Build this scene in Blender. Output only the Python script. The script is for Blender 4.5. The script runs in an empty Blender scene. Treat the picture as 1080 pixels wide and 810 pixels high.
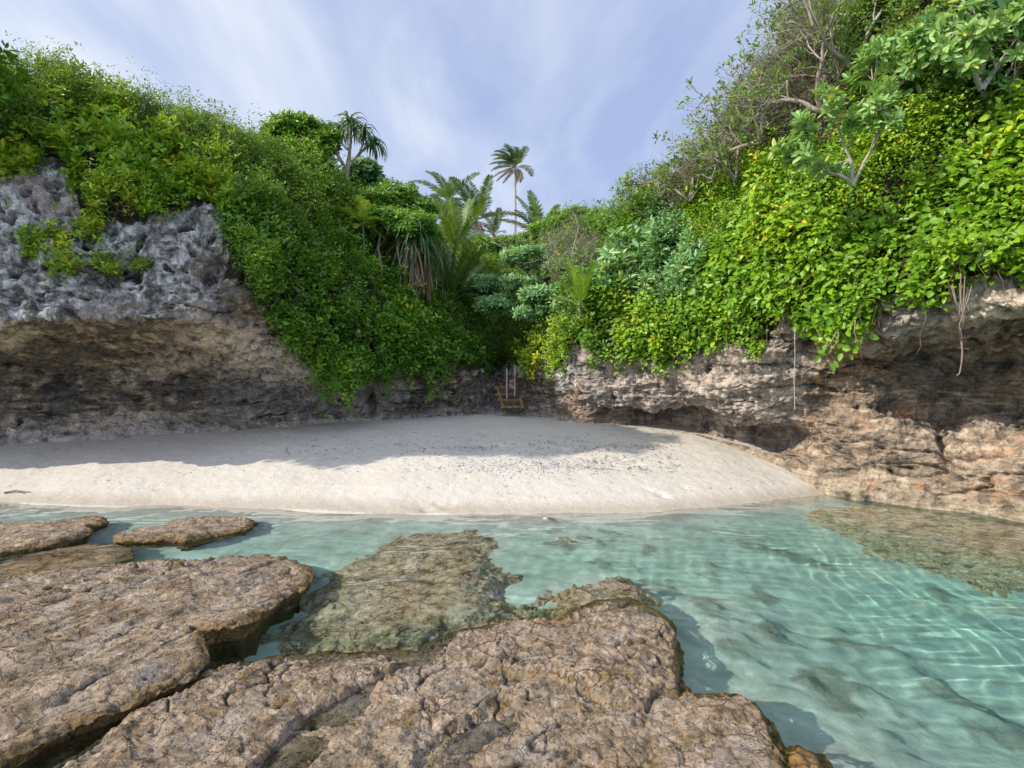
import bpy, math, random
import numpy as np
from mathutils import Vector

random.seed(7)
RNG = np.random.default_rng(11)
SC = bpy.context.scene
COL = SC.collection
R = math.radians

# ------------------------------------------------------------------ camera
CH, F, HY = 2.0, 600.0, 405.0          # eye height, focal length and horizon in units of a 1080 wide frame
cam = bpy.data.cameras.new('camera')
cam_o = bpy.data.objects.new('camera', cam)
COL.objects.link(cam_o)
cam_o.location = (0, 0, CH)
cam_o.rotation_euler = (R(90), 0, 0)
cam.sensor_width = 36
cam.lens = 36 * F / 1080
cam.clip_end = 2000
cam.clip_start = 0.05
SC.camera = cam_o

# ------------------------------------------------------------------ world, sun, exposure
SUN_EL, SUN_AZ = 35.0, 248.0           # azimuth clockwise from +Y (behind and to the left of the camera)
sd = Vector((math.sin(R(SUN_AZ)) * math.cos(R(SUN_EL)), math.cos(R(SUN_AZ)) * math.cos(R(SUN_EL)), math.sin(R(SUN_EL))))
world = bpy.data.worlds.new('World')
SC.world = world
world.use_nodes = True
wt = world.node_tree
wn, wl = wt.nodes, wt.links
bg = wn['Background']
sky = wn.new('ShaderNodeTexSky')
sky.sky_type = 'NISHITA'
sky.sun_disc = False
sky.sun_elevation = R(SUN_EL)
sky.sun_rotation = R(SUN_AZ)
sky.air_density = 1.0
sky.dust_density = 0.6
sky.ozone_density = 1.5
geo = wn.new('ShaderNodeTexCoord')
# clouds on a flat layer: direction / z, so they thin out and stretch towards the horizon
sep = wn.new('ShaderNodeSeparateXYZ'); wl.new(geo.outputs['Generated'], sep.inputs[0])
addz = wn.new('ShaderNodeMath'); addz.operation = 'ADD'; addz.inputs[1].default_value = 0.25; wl.new(sep.outputs[2], addz.inputs[0])
mx = wn.new('ShaderNodeMath'); mx.operation = 'MAXIMUM'; mx.inputs[1].default_value = 0.05; wl.new(addz.outputs[0], mx.inputs[0])
dx = wn.new('ShaderNodeMath'); dx.operation = 'DIVIDE'; wl.new(sep.outputs[0], dx.inputs[0]); wl.new(mx.outputs[0], dx.inputs[1])
dy = wn.new('ShaderNodeMath'); dy.operation = 'DIVIDE'; wl.new(sep.outputs[1], dy.inputs[0]); wl.new(mx.outputs[0], dy.inputs[1])
cmb = wn.new('ShaderNodeCombineXYZ'); wl.new(dx.outputs[0], cmb.inputs[0]); wl.new(dy.outputs[0], cmb.inputs[1])
n1 = wn.new('ShaderNodeTexNoise'); n1.inputs['Scale'].default_value = 1.1; n1.inputs['Detail'].default_value = 9; n1.inputs['Roughness'].default_value = 0.56
n1.inputs['Distortion'].default_value = 0.35
mp = wn.new('ShaderNodeMapping'); mp.inputs['Rotation'].default_value = (0, 0, R(50)); mp.inputs['Scale'].default_value = (3.2, 1.5, 1); mp.inputs['Location'].default_value = (5.3, 2.2, 0)
wl.new(cmb.outputs[0], mp.inputs[0]); wl.new(mp.outputs[0], n1.inputs['Vector'])
# thicker cloud towards the left of the bay
gx = wn.new('ShaderNodeMapRange'); gx.inputs[1].default_value = 0.15; gx.inputs[2].default_value = -0.72; gx.inputs[3].default_value = -0.06; gx.inputs[4].default_value = 0.26
wl.new(sep.outputs[0], gx.inputs[0])
ad = wn.new('ShaderNodeMath'); ad.operation = 'ADD'; wl.new(n1.outputs['Fac'], ad.inputs[0]); wl.new(gx.outputs[0], ad.inputs[1])
cr = wn.new('ShaderNodeValToRGB'); ce = cr.color_ramp.elements
ce[0].position = 0.36; ce[0].color = (2.75, 3.3, 5.1, 1)
ce[1].position = 0.88; ce[1].color = (6.2, 6.4, 6.8, 1)
e = ce.new(0.52); e.color = (3.6, 4.15, 5.6, 1)
wl.new(ad.outputs[0], cr.inputs[0])
# unseen sky behind the camera brightened to add fill on shaded faces
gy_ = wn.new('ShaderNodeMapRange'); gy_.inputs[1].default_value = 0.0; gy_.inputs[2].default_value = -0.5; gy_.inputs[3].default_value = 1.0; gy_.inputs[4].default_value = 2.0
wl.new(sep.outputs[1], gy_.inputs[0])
mixc = wn.new('ShaderNodeMix'); mixc.data_type = 'RGBA'; mixc.inputs[0].default_value = 0.8
wl.new(sky.outputs[0], mixc.inputs[6]); wl.new(cr.outputs[0], mixc.inputs[7])
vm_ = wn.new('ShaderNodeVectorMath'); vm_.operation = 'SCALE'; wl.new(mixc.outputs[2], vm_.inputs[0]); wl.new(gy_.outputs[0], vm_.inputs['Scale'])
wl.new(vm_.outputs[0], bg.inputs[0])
bg.inputs[1].default_value = 0.112

sl = bpy.data.lights.new('sun', 'SUN')
sl.energy = 3.7
sl.angle = R(0.53)
sl.color = (1.0, 0.93, 0.82)
sl.cycles.is_caustics_light = True
slo = bpy.data.objects.new('sun', sl)
COL.objects.link(slo)
slo.rotation_euler = sd.to_track_quat('Z', 'Y').to_euler()
SC.view_settings.view_transform = 'Standard'
SC.view_settings.look = 'None'
SC.view_settings.gamma = 1
SC.view_settings.exposure = 0.60
SC.cycles.use_denoising = True
SC.cycles.max_bounces = 8
SC.cycles.transmission_bounces = 6
SC.cycles.transparent_max_bounces = 8
SC.cycles.caustics_refractive = True
SC.cycles.caustics_reflective = False
SC.cycles.sample_clamp_indirect = 6


# ------------------------------------------------------------------ helpers
def at(px, py, Y):
    return np.array([(px - 540) / F * Y, Y, CH + (HY - py) / F * Y])


def on_z(px, py, z=0.0):
    Y = (CH - z) * F / (py - HY)
    return np.array([(px - 540) / F * Y, Y])


def proj(P):
    Y = np.maximum(P[..., 1], 0.1)
    return 540 + P[..., 0] / Y * F, HY - (P[..., 2] - CH) / Y * F


_prm = RNG.permutation(512)
_grad = RNG.normal(size=(512, 3)); _grad /= np.linalg.norm(_grad, axis=1)[:, None]


def pn(P, s=1.0, off=0.0):
    """perlin noise, about -1..1"""
    P = np.asarray(P, dtype=np.float64) * s + off
    sh = P.shape[:-1]
    P = P.reshape(-1, 3)
    i = np.floor(P).astype(np.int64); f = P - i
    u = f * f * f * (f * (f * 6 - 15) + 10)
    out = np.zeros(len(P))
    hx = [_prm[(i[:, 0] + d) & 511] for d in (0, 1)]
    for a in (0, 1):
        wx = u[:, 0] if a else 1 - u[:, 0]
        for b in (0, 1):
            wy = u[:, 1] if b else 1 - u[:, 1]
            hy = _prm[(hx[a] + i[:, 1] + b) & 511]
            for c in (0, 1):
                wz = u[:, 2] if c else 1 - u[:, 2]
                g = _grad[_prm[(hy + i[:, 2] + c) & 511]]
                d = (f[:, 0] - a) * g[:, 0] + (f[:, 1] - b) * g[:, 1] + (f[:, 2] - c) * g[:, 2]
                out += wx * wy * wz * d
    return (out * 1.6).reshape(sh)


def fbm(P, s=1.0, o=4, off=0.0, gain=0.5):
    r = 0; a = 1; t = 0
    for k in range(o):
        r = r + a * pn(P, s, off + 17.3 * k); t += a; a *= gain; s *= 2.03
    return r / t


def sstep(a, b, x):
    t = np.clip((x - a) / (b - a), 0, 1)
    return t * t * (3 - 2 * t)


def mesh_obj(name, V, Fc, mat=None, parent=None, smooth=False, attrs=None, fattrs=None, mats=None, loc=None):
    """V (n,3) vertices, Fc (m,k) faces of one size or a list of such arrays"""
    me = bpy.data.meshes.new(name)
    V = np.asarray(V, dtype=np.float32)
    if not isinstance(Fc, (list, tuple)):
        Fc = [Fc]
    Fc = [np.asarray(f, dtype=np.int32) for f in Fc if len(f)]
    me.vertices.add(len(V)); me.vertices.foreach_set('co', V.ravel())
    nl = sum(f.size for f in Fc); nf = sum(len(f) for f in Fc)
    me.loops.add(nl); me.polygons.add(nf)
    me.loops.foreach_set('vertex_index', np.concatenate([f.ravel() for f in Fc]))
    tot = np.concatenate([np.full(len(f), f.shape[1], dtype=np.int32) for f in Fc])
    st = np.concatenate([[0], np.cumsum(tot)[:-1]]).astype(np.int32)
    me.polygons.foreach_set('loop_start', st)
    me.polygons.foreach_set('loop_total', tot)
    if smooth:
        me.polygons.foreach_set('use_smooth', np.ones(nf, dtype=bool))
    me.update(calc_edges=True)
    for k, a in (attrs or {}).items():
        at_ = me.attributes.new(k, 'FLOAT', 'POINT'); at_.data.foreach_set('value', np.asarray(a, dtype=np.float32).ravel())
    for k, a in (fattrs or {}).items():
        at_ = me.attributes.new(k, 'FLOAT', 'FACE'); at_.data.foreach_set('value', np.asarray(a, dtype=np.float32).ravel())
    if mat:
        me.materials.append(mat)
    o = bpy.data.objects.new(name, me)
    COL.objects.link(o)
    if parent:
        o.parent = parent
    if loc is not None:
        o.location = loc
    return o


def tag(o, label=None, cat=None, group=None, kind=None):
    if label: o['label'] = label
    if cat: o['category'] = cat
    if group: o['group'] = group
    if kind: o['kind'] = kind
    return o


def empty(name, loc, label=None, cat=None, group=None):
    o = bpy.data.objects.new(name, None)
    COL.objects.link(o)
    o.location = loc
    o.empty_display_size = 0.2
    return tag(o, label, cat, group)


def grid_faces(nr, nc):
    i = np.arange(nr * nc).reshape(nr, nc)
    return np.stack([i[:-1, :-1], i[:-1, 1:], i[1:, 1:], i[1:, :-1]], -1).reshape(-1, 4)


def receiver(o):
    o.cycles.is_caustics_receiver = True
    return o


def box(a, n):
    """box blur"""
    for ax in (0, 1):
        c = np.cumsum(np.concatenate([np.repeat(np.take(a, [0], ax), n + 1, ax), a, np.repeat(np.take(a, [-1], ax), n, ax)], ax), ax)
        m = a.shape[ax]
        a = (np.take(c, range(2 * n + 1, 2 * n + 1 + m), ax) - np.take(c, range(0, m), ax)) / (2 * n + 1)
    return a


class Tubes:
    def __init__(self): self.V = []; self.F = []; self.n = 0
    def add(self, pts, r0, r1=None, sides=4):
        pts = np.asarray(pts, float); k = len(pts)
        r1 = r0 if r1 is None else r1
        rad = np.linspace(r0, r1, k)
        T = np.gradient(pts, axis=0); T /= np.linalg.norm(T, axis=1)[:, None] + 1e-9
        ref = np.array([0.31, 0.17, 0.93]) if abs(T[0, 2]) < 0.9 else np.array([0.9, 0.3, 0.1])
        A = np.cross(T, ref); A /= np.linalg.norm(A, axis=1)[:, None] + 1e-9
        B = np.cross(T, A)
        th = np.arange(sides) / sides * 2 * math.pi
        ring = pts[:, None] + rad[:, None, None] * (A[:, None] * np.cos(th)[None, :, None] + B[:, None] * np.sin(th)[None, :, None])
        self.V.append(ring.reshape(-1, 3))
        a = np.arange(sides); b = (a + 1) % sides
        q = np.arange(k - 1)[:, None] * sides
        self.F.append((np.stack([q + a, q + b, q + sides + b, q + sides + a], -1).reshape(-1, 4)) + self.n)
        self.n += k * sides
    def build(self, name, mat, parent=None, off=None, smooth=True):
        if not self.V: return None
        V = np.concatenate(self.V)
        if off is not None: V = V - np.asarray(off)
        return mesh_obj(name, V, np.concatenate(self.F), mat, parent, smooth)


# ------------------------------------------------------------------ materials
class NT:
    def __init__(self, name):
        self.m = bpy.data.materials.new(name); self.m.use_nodes = True
        self.t = self.m.node_tree; self.n = self.t.nodes; self.l = self.t.links
        self.b = self.n['Principled BSDF']
        self.out = self.n['Material Output']
        self.tc = self.n.new('ShaderNodeTexCoord'); self.co = self.tc.outputs['Object']
    def map(self, scale=(1, 1, 1), rot=(0, 0, 0)):
        m = self.n.new('ShaderNodeMapping'); m.inputs['Scale'].default_value = scale; m.inputs['Rotation'].default_value = rot
        self.l.new(self.co, m.inputs[0]); return m.outputs[0]
    def noise(self, scale, detail=4, rough=0.55, vec=None, dist=0.0):
        n = self.n.new('ShaderNodeTexNoise'); n.inputs['Scale'].default_value = scale; n.inputs['Detail'].default_value = detail
        n.inputs['Roughness'].default_value = rough; n.inputs['Distortion'].default_value = dist
        self.l.new(vec if vec else self.co, n.inputs['Vector']); return n.outputs['Fac']
    def warp(self, scale, amount):
        n = self.n.new('ShaderNodeTexNoise'); n.inputs['Scale'].default_value = scale; n.inputs['Detail'].default_value = 6
        self.l.new(self.co, n.inputs['Vector'])
        v = self.n.new('ShaderNodeVectorMath'); v.operation = 'SCALE'; v.inputs['Scale'].default_value = amount * 2; self.l.new(n.outputs['Color'], v.inputs[0])
        a = self.n.new('ShaderNodeVectorMath'); a.operation = 'ADD'; self.l.new(v.outputs[0], a.inputs[0]); self.l.new(self.co, a.inputs[1]); return a.outputs[0]
    def voro(self, scale, feat='F1', vec=None):
        n = self.n.new('ShaderNodeTexVoronoi'); n.inputs['Scale'].default_value = scale; n.feature = feat
        self.l.new(vec if vec else self.co, n.inputs['Vector']); return n.outputs['Distance']
    def attr(self, name):
        a = self.n.new('ShaderNodeAttribute'); a.attribute_name = name; return a.outputs['Fac']
    def ramp(self, fac, stops):
        r = self.n.new('ShaderNodeValToRGB'); e = r.color_ramp.elements
        while len(e) < len(stops): e.new(0.5)
        for k, (p, c) in enumerate(stops):
            e[k].position = p; e[k].color = (*c, 1) if len(c) == 3 else c
        self.l.new(fac, r.inputs[0]); return r.outputs[0]
    def rng(self, fac, a, b, c=0.0, d=1.0):
        r = self.n.new('ShaderNodeMapRange'); r.inputs[1].default_value = a; r.inputs[2].default_value = b
        r.inputs[3].default_value = c; r.inputs[4].default_value = d; self.l.new(fac, r.inputs[0]); return r.outputs[0]
    def math(self, op, a, b=None):
        r = self.n.new('ShaderNodeMath'); r.operation = op
        for k, x in enumerate((a, b)):
            if x is None: continue
            if isinstance(x, (int, float)): r.inputs[k].default_value = x
            else: self.l.new(x, r.inputs[k])
        return r.outputs[0]
    def mix(self, fac, a, b, mode='MIX'):
        r = self.n.new('ShaderNodeMix'); r.data_type = 'RGBA'; r.blend_type = mode
        if isinstance(fac, (int, float)): r.inputs[0].default_value = fac
        else: self.l.new(fac, r.inputs[0])
        for k, x in ((6, a), (7, b)):
            if isinstance(x, tuple): r.inputs[k].default_value = (*x, 1)
            else: self.l.new(x, r.inputs[k])
        return r.outputs[2]
    def bump(self, h, strength, dist, prev=None):
        b = self.n.new('ShaderNodeBump'); b.inputs['Strength'].default_value = strength; b.inputs['Distance'].default_value = dist
        self.l.new(h, b.inputs['Height'])
        if prev: self.l.new(prev, b.inputs['Normal'])
        return b.outputs[0]
    def fin(self, color, rough=0.8, normal=None, spec=0.3):
        if isinstance(color, tuple): self.b.inputs['Base Color'].default_value = (*color, 1)
        else: self.l.new(color, self.b.inputs['Base Color'])
        if isinstance(rough, (int, float)): self.b.inputs['Roughness'].default_value = rough
        else: self.l.new(rough, self.b.inputs['Roughness'])
        self.b.inputs['Specular IOR Level'].default_value = spec
        if normal: self.l.new(normal, self.b.inputs['Normal'])
        return self.m


def leaf_mat(name, stops, trans=0.35, gloss=0.45):
    k = NT(name)
    c = k.ramp(k.attr('tone'), stops)
    k.fin(c, gloss, None, 0.45)
    tr = k.n.new('ShaderNodeBsdfTranslucent')
    c2 = k.mix(0.55, c, (0.30, 0.42, 0.03), 'MIX')
    k.l.new(c2, tr.inputs[0])
    ms = k.n.new('ShaderNodeMixShader'); ms.inputs[0].default_value = trans
    k.l.new(k.b.outputs[0], ms.inputs[1]); k.l.new(tr.outputs[0], ms.inputs[2])
    k.l.new(ms.outputs[0], k.out.inputs[0])
    return k.m


M = {}
M['leaf_dark'] = leaf_mat('small dark leaves', [(0, (0.05, 0.115, 0.014)), (0.4, (0.11, 0.22, 0.022)), (0.75, (0.22, 0.36, 0.028)), (1, (0.42, 0.46, 0.04))])
M['leaf_mid'] = leaf_mat('mid green leaves', [(0, (0.04, 0.115, 0.014)), (0.45, (0.11, 0.25, 0.020)), (0.85, (0.23, 0.41, 0.028)), (1, (0.44, 0.48, 0.04))])
M['leaf_bright'] = leaf_mat('bright glossy leaves', [(0, (0.07, 0.18, 0.015)), (0.45, (0.17, 0.34, 0.02)), (0.85, (0.32, 0.48, 0.03)), (1, (0.58, 0.54, 0.035))], 0.35, 0.32)
M['leaf_vine'] = leaf_mat('yellow green vine leaves', [(0, (0.07, 0.18, 0.010)), (0.4, (0.17, 0.34, 0.012)), (0.8, (0.32, 0.48, 0.018)), (0.93, (0.50, 0.55, 0.022)), (1, (0.72, 0.52, 0.03))], 0.38, 0.38)
M['leaf_blue'] = leaf_mat('blue green leaves', [(0, (0.07, 0.17, 0.05)), (0.5, (0.18, 0.36, 0.12)), (0.9, (0.32, 0.50, 0.19)), (1, (0.50, 0.50, 0.12))], 0.3, 0.42)
M['leaf_pale'] = leaf_mat('pale rosette leaves', [(0, (0.09, 0.20, 0.05)), (0.5, (0.22, 0.40, 0.10)), (0.9, (0.40, 0.55, 0.17)), (1, (0.55, 0.52, 0.10))], 0.35, 0.4)
M['leaf_grey'] = leaf_mat('grey green sparse leaves', [(0, (0.06, 0.12, 0.025)), (0.5, (0.13, 0.23, 0.04)), (0.9, (0.24, 0.34, 0.055)), (1, (0.42, 0.36, 0.06))], 0.3, 0.5)
M['leaf_palm'] = leaf_mat('palm leaves', [(0, (0.025, 0.06, 0.012)), (0.5, (0.07, 0.145, 0.022)), (0.85, (0.15, 0.24, 0.035)), (1, (0.28, 0.30, 0.05))], 0.25, 0.4)
M['leaf_palm_young'] = leaf_mat('young palm leaves', [(0, (0.09, 0.20, 0.02)), (0.5, (0.20, 0.36, 0.03)), (1, (0.42, 0.50, 0.05))], 0.35, 0.4)
M['leaf_strap'] = leaf_mat('strap leaves', [(0, (0.035, 0.08, 0.03)), (0.6, (0.08, 0.16, 0.05)), (1, (0.17, 0.25, 0.08))], 0.2, 0.4)
M['leaf_dead'] = leaf_mat('dry brown leaves', [(0, (0.12, 0.075, 0.05)), (0.6, (0.27, 0.18, 0.12)), (1, (0.42, 0.31, 0.20))], 0.15, 0.8)


def bark_mat(name, a, b):
    k = NT(name)
    f = k.noise(14, 4, 0.6, k.map((1, 1, 0.35)))
    c = k.ramp(f, [(0.3, a), (0.7, b)])
    return k.fin(c, 0.85, k.bump(f, 0.5, 0.01), 0.2)


M['bark_pale'] = bark_mat('pale grey bark', (0.20, 0.165, 0.125), (0.44, 0.38, 0.31))
M['bark_twig'] = bark_mat('grey brown twigs', (0.15, 0.115, 0.085), (0.34, 0.28, 0.22))
M['bark_brown'] = bark_mat('brown bark', (0.09, 0.062, 0.042), (0.24, 0.17, 0.12))
M['bark_palm'] = bark_mat('palm trunk', (0.17, 0.145, 0.13), (0.36, 0.32, 0.29))
M['root'] = bark_mat('hanging root', (0.13, 0.095, 0.07), (0.32, 0.25, 0.19))
M['wood'] = bark_mat('weathered timber', (0.10, 0.06, 0.025), (0.26, 0.16, 0.07))
M['wood_red'] = bark_mat('red brown timber', (0.22, 0.10, 0.06), (0.38, 0.20, 0.12))
M['rope'] = bark_mat('pale rope', (0.36, 0.33, 0.29), (0.52, 0.49, 0.44))


def cliff_mat(name, right):
    k = NT(name)
    zone = k.attr('zone')       # 0 foot .. 0.55 lip .. 1 top of the face
    big = k.noise(0.9, 5, 0.6, dist=0.6)
    med = k.noise(4.2, 6, 0.65, dist=0.4)
    fine = k.noise(19, 6, 0.7)
    strat = k.noise(3.0, 6, 0.62, k.map((0.55, 0.55, 2.6)), 0.8)
    streak = k.noise(2.6, 6, 0.6, k.map((2.6, 2.6, 0.22)), 0.3)
    pits = k.voro(17, 'F1')
    pits2 = k.voro(7, 'F1', k.map((1, 1, 1.8)))
    if not right:
        face = k.ramp(med, [(0.37, (0.024, 0.021, 0.020)), (0.45, (0.15, 0.132, 0.118)), (0.52, (0.46, 0.42, 0.385)), (0.63, (0.84, 0.78, 0.71))])
        face = k.mix(k.rng(big, 0.50, 0.64), face, k.ramp(fine, [(0.35, (0.24, 0.175, 0.14)), (0.65, (0.50, 0.40, 0.33))]))
        face = k.mix(k.rng(streak, 0.50, 0.62, 0, 0.85), face, k.mix(0.7, face, (0.040, 0.040, 0.046)))
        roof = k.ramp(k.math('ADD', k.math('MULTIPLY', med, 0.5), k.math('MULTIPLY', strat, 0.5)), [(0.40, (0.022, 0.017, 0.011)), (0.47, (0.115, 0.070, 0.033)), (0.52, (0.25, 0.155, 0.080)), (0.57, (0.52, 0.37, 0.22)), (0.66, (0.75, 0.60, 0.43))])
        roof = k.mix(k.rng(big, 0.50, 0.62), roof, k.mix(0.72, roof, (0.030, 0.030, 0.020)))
        foot = k.ramp(med, [(0.35, (0.10, 0.085, 0.07)), (0.5, (0.34, 0.28, 0.235)), (0.7, (0.56, 0.49, 0.43))])
    else:
        face = k.ramp(k.math('ADD', k.math('MULTIPLY', med, 0.6), k.math('MULTIPLY', strat, 0.4)), [(0.36, (0.060, 0.042, 0.033)), (0.45, (0.20, 0.150, 0.120)), (0.54, (0.40, 0.33, 0.275)), (0.68, (0.60, 0.52, 0.45))])
        face = k.mix(k.rng(streak, 0.52, 0.66, 0, 0.8), face, k.mix(0.6, face, (0.11, 0.06, 0.035)))
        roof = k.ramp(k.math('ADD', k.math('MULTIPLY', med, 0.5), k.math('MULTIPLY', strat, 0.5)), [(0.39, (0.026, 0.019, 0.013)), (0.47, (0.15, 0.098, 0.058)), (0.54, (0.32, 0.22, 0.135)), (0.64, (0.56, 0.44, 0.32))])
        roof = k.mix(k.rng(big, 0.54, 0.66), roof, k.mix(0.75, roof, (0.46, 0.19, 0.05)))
        foot = k.ramp(k.math('ADD', k.math('MULTIPLY', med, 0.5), k.math('MULTIPLY', strat, 0.5)), [(0.37, (0.085, 0.062, 0.033)), (0.46, (0.24, 0.180, 0.105)), (0.56, (0.41, 0.335, 0.225)), (0.70, (0.60, 0.52, 0.40))])
        foot = k.mix(k.rng(streak, 0.50, 0.64, 0, 0.7), foot, k.mix(0.5, foot, (0.20, 0.11, 0.03)))
    zn = k.math('ADD', zone, k.math('MULTIPLY', k.math('SUBTRACT', med, 0.5), 0.40))
    zn = k.math('ADD', zn, k.math('MULTIPLY', k.math('SUBTRACT', big, 0.5), 0.35))
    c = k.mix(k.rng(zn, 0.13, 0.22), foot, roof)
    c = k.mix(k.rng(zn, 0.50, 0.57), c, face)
    c = k.mix(k.math('MULTIPLY', k.attr('pale'), k.rng(med, 0.38, 0.52, 0.15, 1.0)), c, k.ramp(fine, [(0.35, (0.62, 0.44, 0.29)), (0.55, (0.88, 0.72, 0.55))]))
    c = k.mix(k.math('MULTIPLY', k.attr('rust'), k.rng(med, 0.40, 0.54, 0.3, 0.95)), c, k.ramp(fine, [(0.35, (0.30, 0.12, 0.03)), (0.65, (0.60, 0.30, 0.10))]))
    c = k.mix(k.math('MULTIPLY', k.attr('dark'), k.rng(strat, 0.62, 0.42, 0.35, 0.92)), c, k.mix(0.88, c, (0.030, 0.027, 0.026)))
    c = k.mix(k.math('MULTIPLY', k.rng(pits, 0.30, 0.12), k.rng(fine, 0.42, 0.6, 0, 0.75)), c, (0.030, 0.025, 0.022))
    c = k.mix(k.rng(fine, 0.30, 0.70, 0.0, 0.5), c, k.mix(0.45, c, (0.75, 0.70, 0.64)), 'MIX')
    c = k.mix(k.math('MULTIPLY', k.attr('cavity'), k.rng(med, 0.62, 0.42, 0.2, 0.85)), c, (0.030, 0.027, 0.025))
    # earth under the vegetation
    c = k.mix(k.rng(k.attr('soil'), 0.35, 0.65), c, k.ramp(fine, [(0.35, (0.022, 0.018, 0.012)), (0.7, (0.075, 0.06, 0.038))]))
    b = k.bump(fine, 0.75, 0.045)
    b = k.bump(pits, 0.55, 0.05, b)
    b = k.bump(strat, 0.6, 0.10, b)
    b = k.bump(med, 0.6, 0.09, b)
    return k.fin(c, 0.9, b, 0.15)


M['cliff_left'] = cliff_mat('grey and brown limestone', False)
M['cliff_right'] = cliff_mat('pale ochre limestone', True)


def reef_mat(name, tint=(1, 1, 1), gold=1.0, smoothness=0.0):
    k = NT(name)
    med = k.noise(5.5, 7, 0.68, dist=0.5)
    big = k.noise(1.5, 5, 0.6)
    fine = k.noise(38, 6, 0.7)
    pits = k.voro(42)
    pits2 = k.voro(14)
    T = lambda c: tuple(x * t for x, t in zip(c, tint))
    c = k.ramp(med, [(0.33, T((0.050, 0.034, 0.017))), (0.41, T((0.155, 0.108, 0.058))), (0.51, T((0.285, 0.205, 0.130))), (0.66, T((0.47, 0.37, 0.265)))])
    c = k.mix(k.rng(big, 0.42, 0.62, 0, 0.6), c, k.mix(0.5, c, T((0.40, 0.26, 0.17))))
    c = k.mix(k.rng(k.noise(2.6, 6, 0.7), 0.50, 0.60, 0, 0.6), c, k.mix(0.6, c, T((0.34, 0.32, 0.285))))
    c = k.mix(k.rng(k.noise(24, 7, 0.8), 0.36, 0.56, 0.75, 0.0), c, k.mix(0.6, c, (0.05, 0.034, 0.02)))
    c = k.mix(k.rng(k.noise(16, 5, 0.8), 0.52, 0.66, 0, 0.7), c, k.mix(0.5, c, T((0.62, 0.53, 0.45))))
    # golden algae along the rim and in scattered tufts
    e = k.math('ADD', k.attr('rim'), k.math('MULTIPLY', k.math('SUBTRACT', med, 0.5), 2.0))
    alg = k.ramp(fine, [(0.35, (0.045, 0.026, 0.008)), (0.52, (0.17, 0.10, 0.022)), (0.7, (0.36, 0.22, 0.05))])
    c = k.mix(k.rng(e, 0.50, 0.90, 0, 0.9 * gold), c, alg)
    tuft = k.math('MULTIPLY', k.rng(k.noise(6, 8, 0.8), 0.545, 0.60), 0.8 * gold)
    c = k.mix(tuft, c, alg)
    # dark hollows
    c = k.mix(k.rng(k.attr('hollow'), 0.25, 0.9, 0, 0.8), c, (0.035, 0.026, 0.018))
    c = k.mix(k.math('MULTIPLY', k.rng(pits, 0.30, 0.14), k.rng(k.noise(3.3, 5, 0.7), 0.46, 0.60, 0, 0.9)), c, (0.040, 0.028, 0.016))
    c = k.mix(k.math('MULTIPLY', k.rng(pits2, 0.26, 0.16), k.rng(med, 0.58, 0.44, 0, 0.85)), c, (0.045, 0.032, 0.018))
    crk = k.voro(5.5, 'DISTANCE_TO_EDGE', k.warp(3.5, 0.22))
    c = k.mix(k.math('MULTIPLY', k.rng(crk, 0.035, 0.008), k.rng(big, 0.42, 0.55, 0, 0.85)), c, (0.035, 0.025, 0.015))
    b = k.bump(fine, 0.9, 0.016)
    b = k.bump(k.rng(pits, 0.10, 0.34), 0.6, 0.015, b)
    b = k.bump(k.rng(crk, 0.0, 0.05), 0.5, 0.02, b)
    b = k.bump(k.noise(15, 7, 0.7), 0.6, 0.03, b)
    b = k.bump(med, 0.3, 0.05, b)
    return k.fin(c, k.rng(big, 0.35, 0.65, 0.55, 0.85), b, 0.35)


M['reef'] = reef_mat('pink brown reef rock')
M['reef_pale'] = reef_mat('smooth pale reef rock', (1.08, 1.12, 1.18), 0.45)
M['reef_wet'] = reef_mat('submerged reef rock', (1.8, 1.6, 1.4), 0.6)
M['reef_sub'] = reef_mat('submerged pale reef', (2.3, 2.15, 2.1), 0.35)
M['reef_gold'] = reef_mat('ochre reef rock', (1.1, 0.8, 0.35), 1.0)


# sand, with the coral rubble and wrack as real colour patches of the beach
k = NT('coral sand')
f1 = k.noise(60, 5, 0.75); f2 = k.noise(2.2, 5, 0.6); f3 = k.noise(230, 3, 0.8)
c = k.ramp(f1, [(0.3, (0.40, 0.36, 0.30)), (0.55, (0.55, 0.505, 0.43)), (0.75, (0.66, 0.615, 0.54))])
c = k.mix(k.rng(f2, 0.4, 0.65, 0, 0.35), c, k.mix(0.5, c, (0.47, 0.385, 0.295)))
gr = k.attr('rubble')
c = k.mix(k.math('MULTIPLY', gr, k.rng(k.noise(9, 6, 0.8), 0.40, 0.62, 0.0, 1.0)), c, (0.34, 0.34, 0.345))
c = k.mix(k.rng(k.attr('wet'), 0.1, 0.9, 0, 0.62), c, k.mix(1.0, c, (0.62, 0.56, 0.48), 'MULTIPLY'))
c = k.mix(k.rng(k.attr('pale_bed'), 0.0, 1.0), c, k.ramp(k.noise(3.5, 7, 0.7), [(0.34, (0.44, 0.45, 0.38)), (0.6, (0.66, 0.67, 0.60))]))
bedn = k.math('ADD', k.attr('bedrock'), k.math('MULTIPLY', k.math('SUBTRACT', k.noise(6, 6, 0.7), 0.5), 1.0))
c = k.mix(k.rng(bedn, 0.45, 0.75, 0, 0.7), c, k.ramp(f1, [(0.35, (0.18, 0.155, 0.12)), (0.7, (0.38, 0.335, 0.28))]))
b = k.bump(f3, 0.35, 0.006); b = k.bump(f1, 0.5, 0.012, b); b = k.bump(k.noise(7, 5, 0.6), 0.5, 0.05, b)
M['sand'] = k.fin(c, 0.9, b, 0.2)


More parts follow.
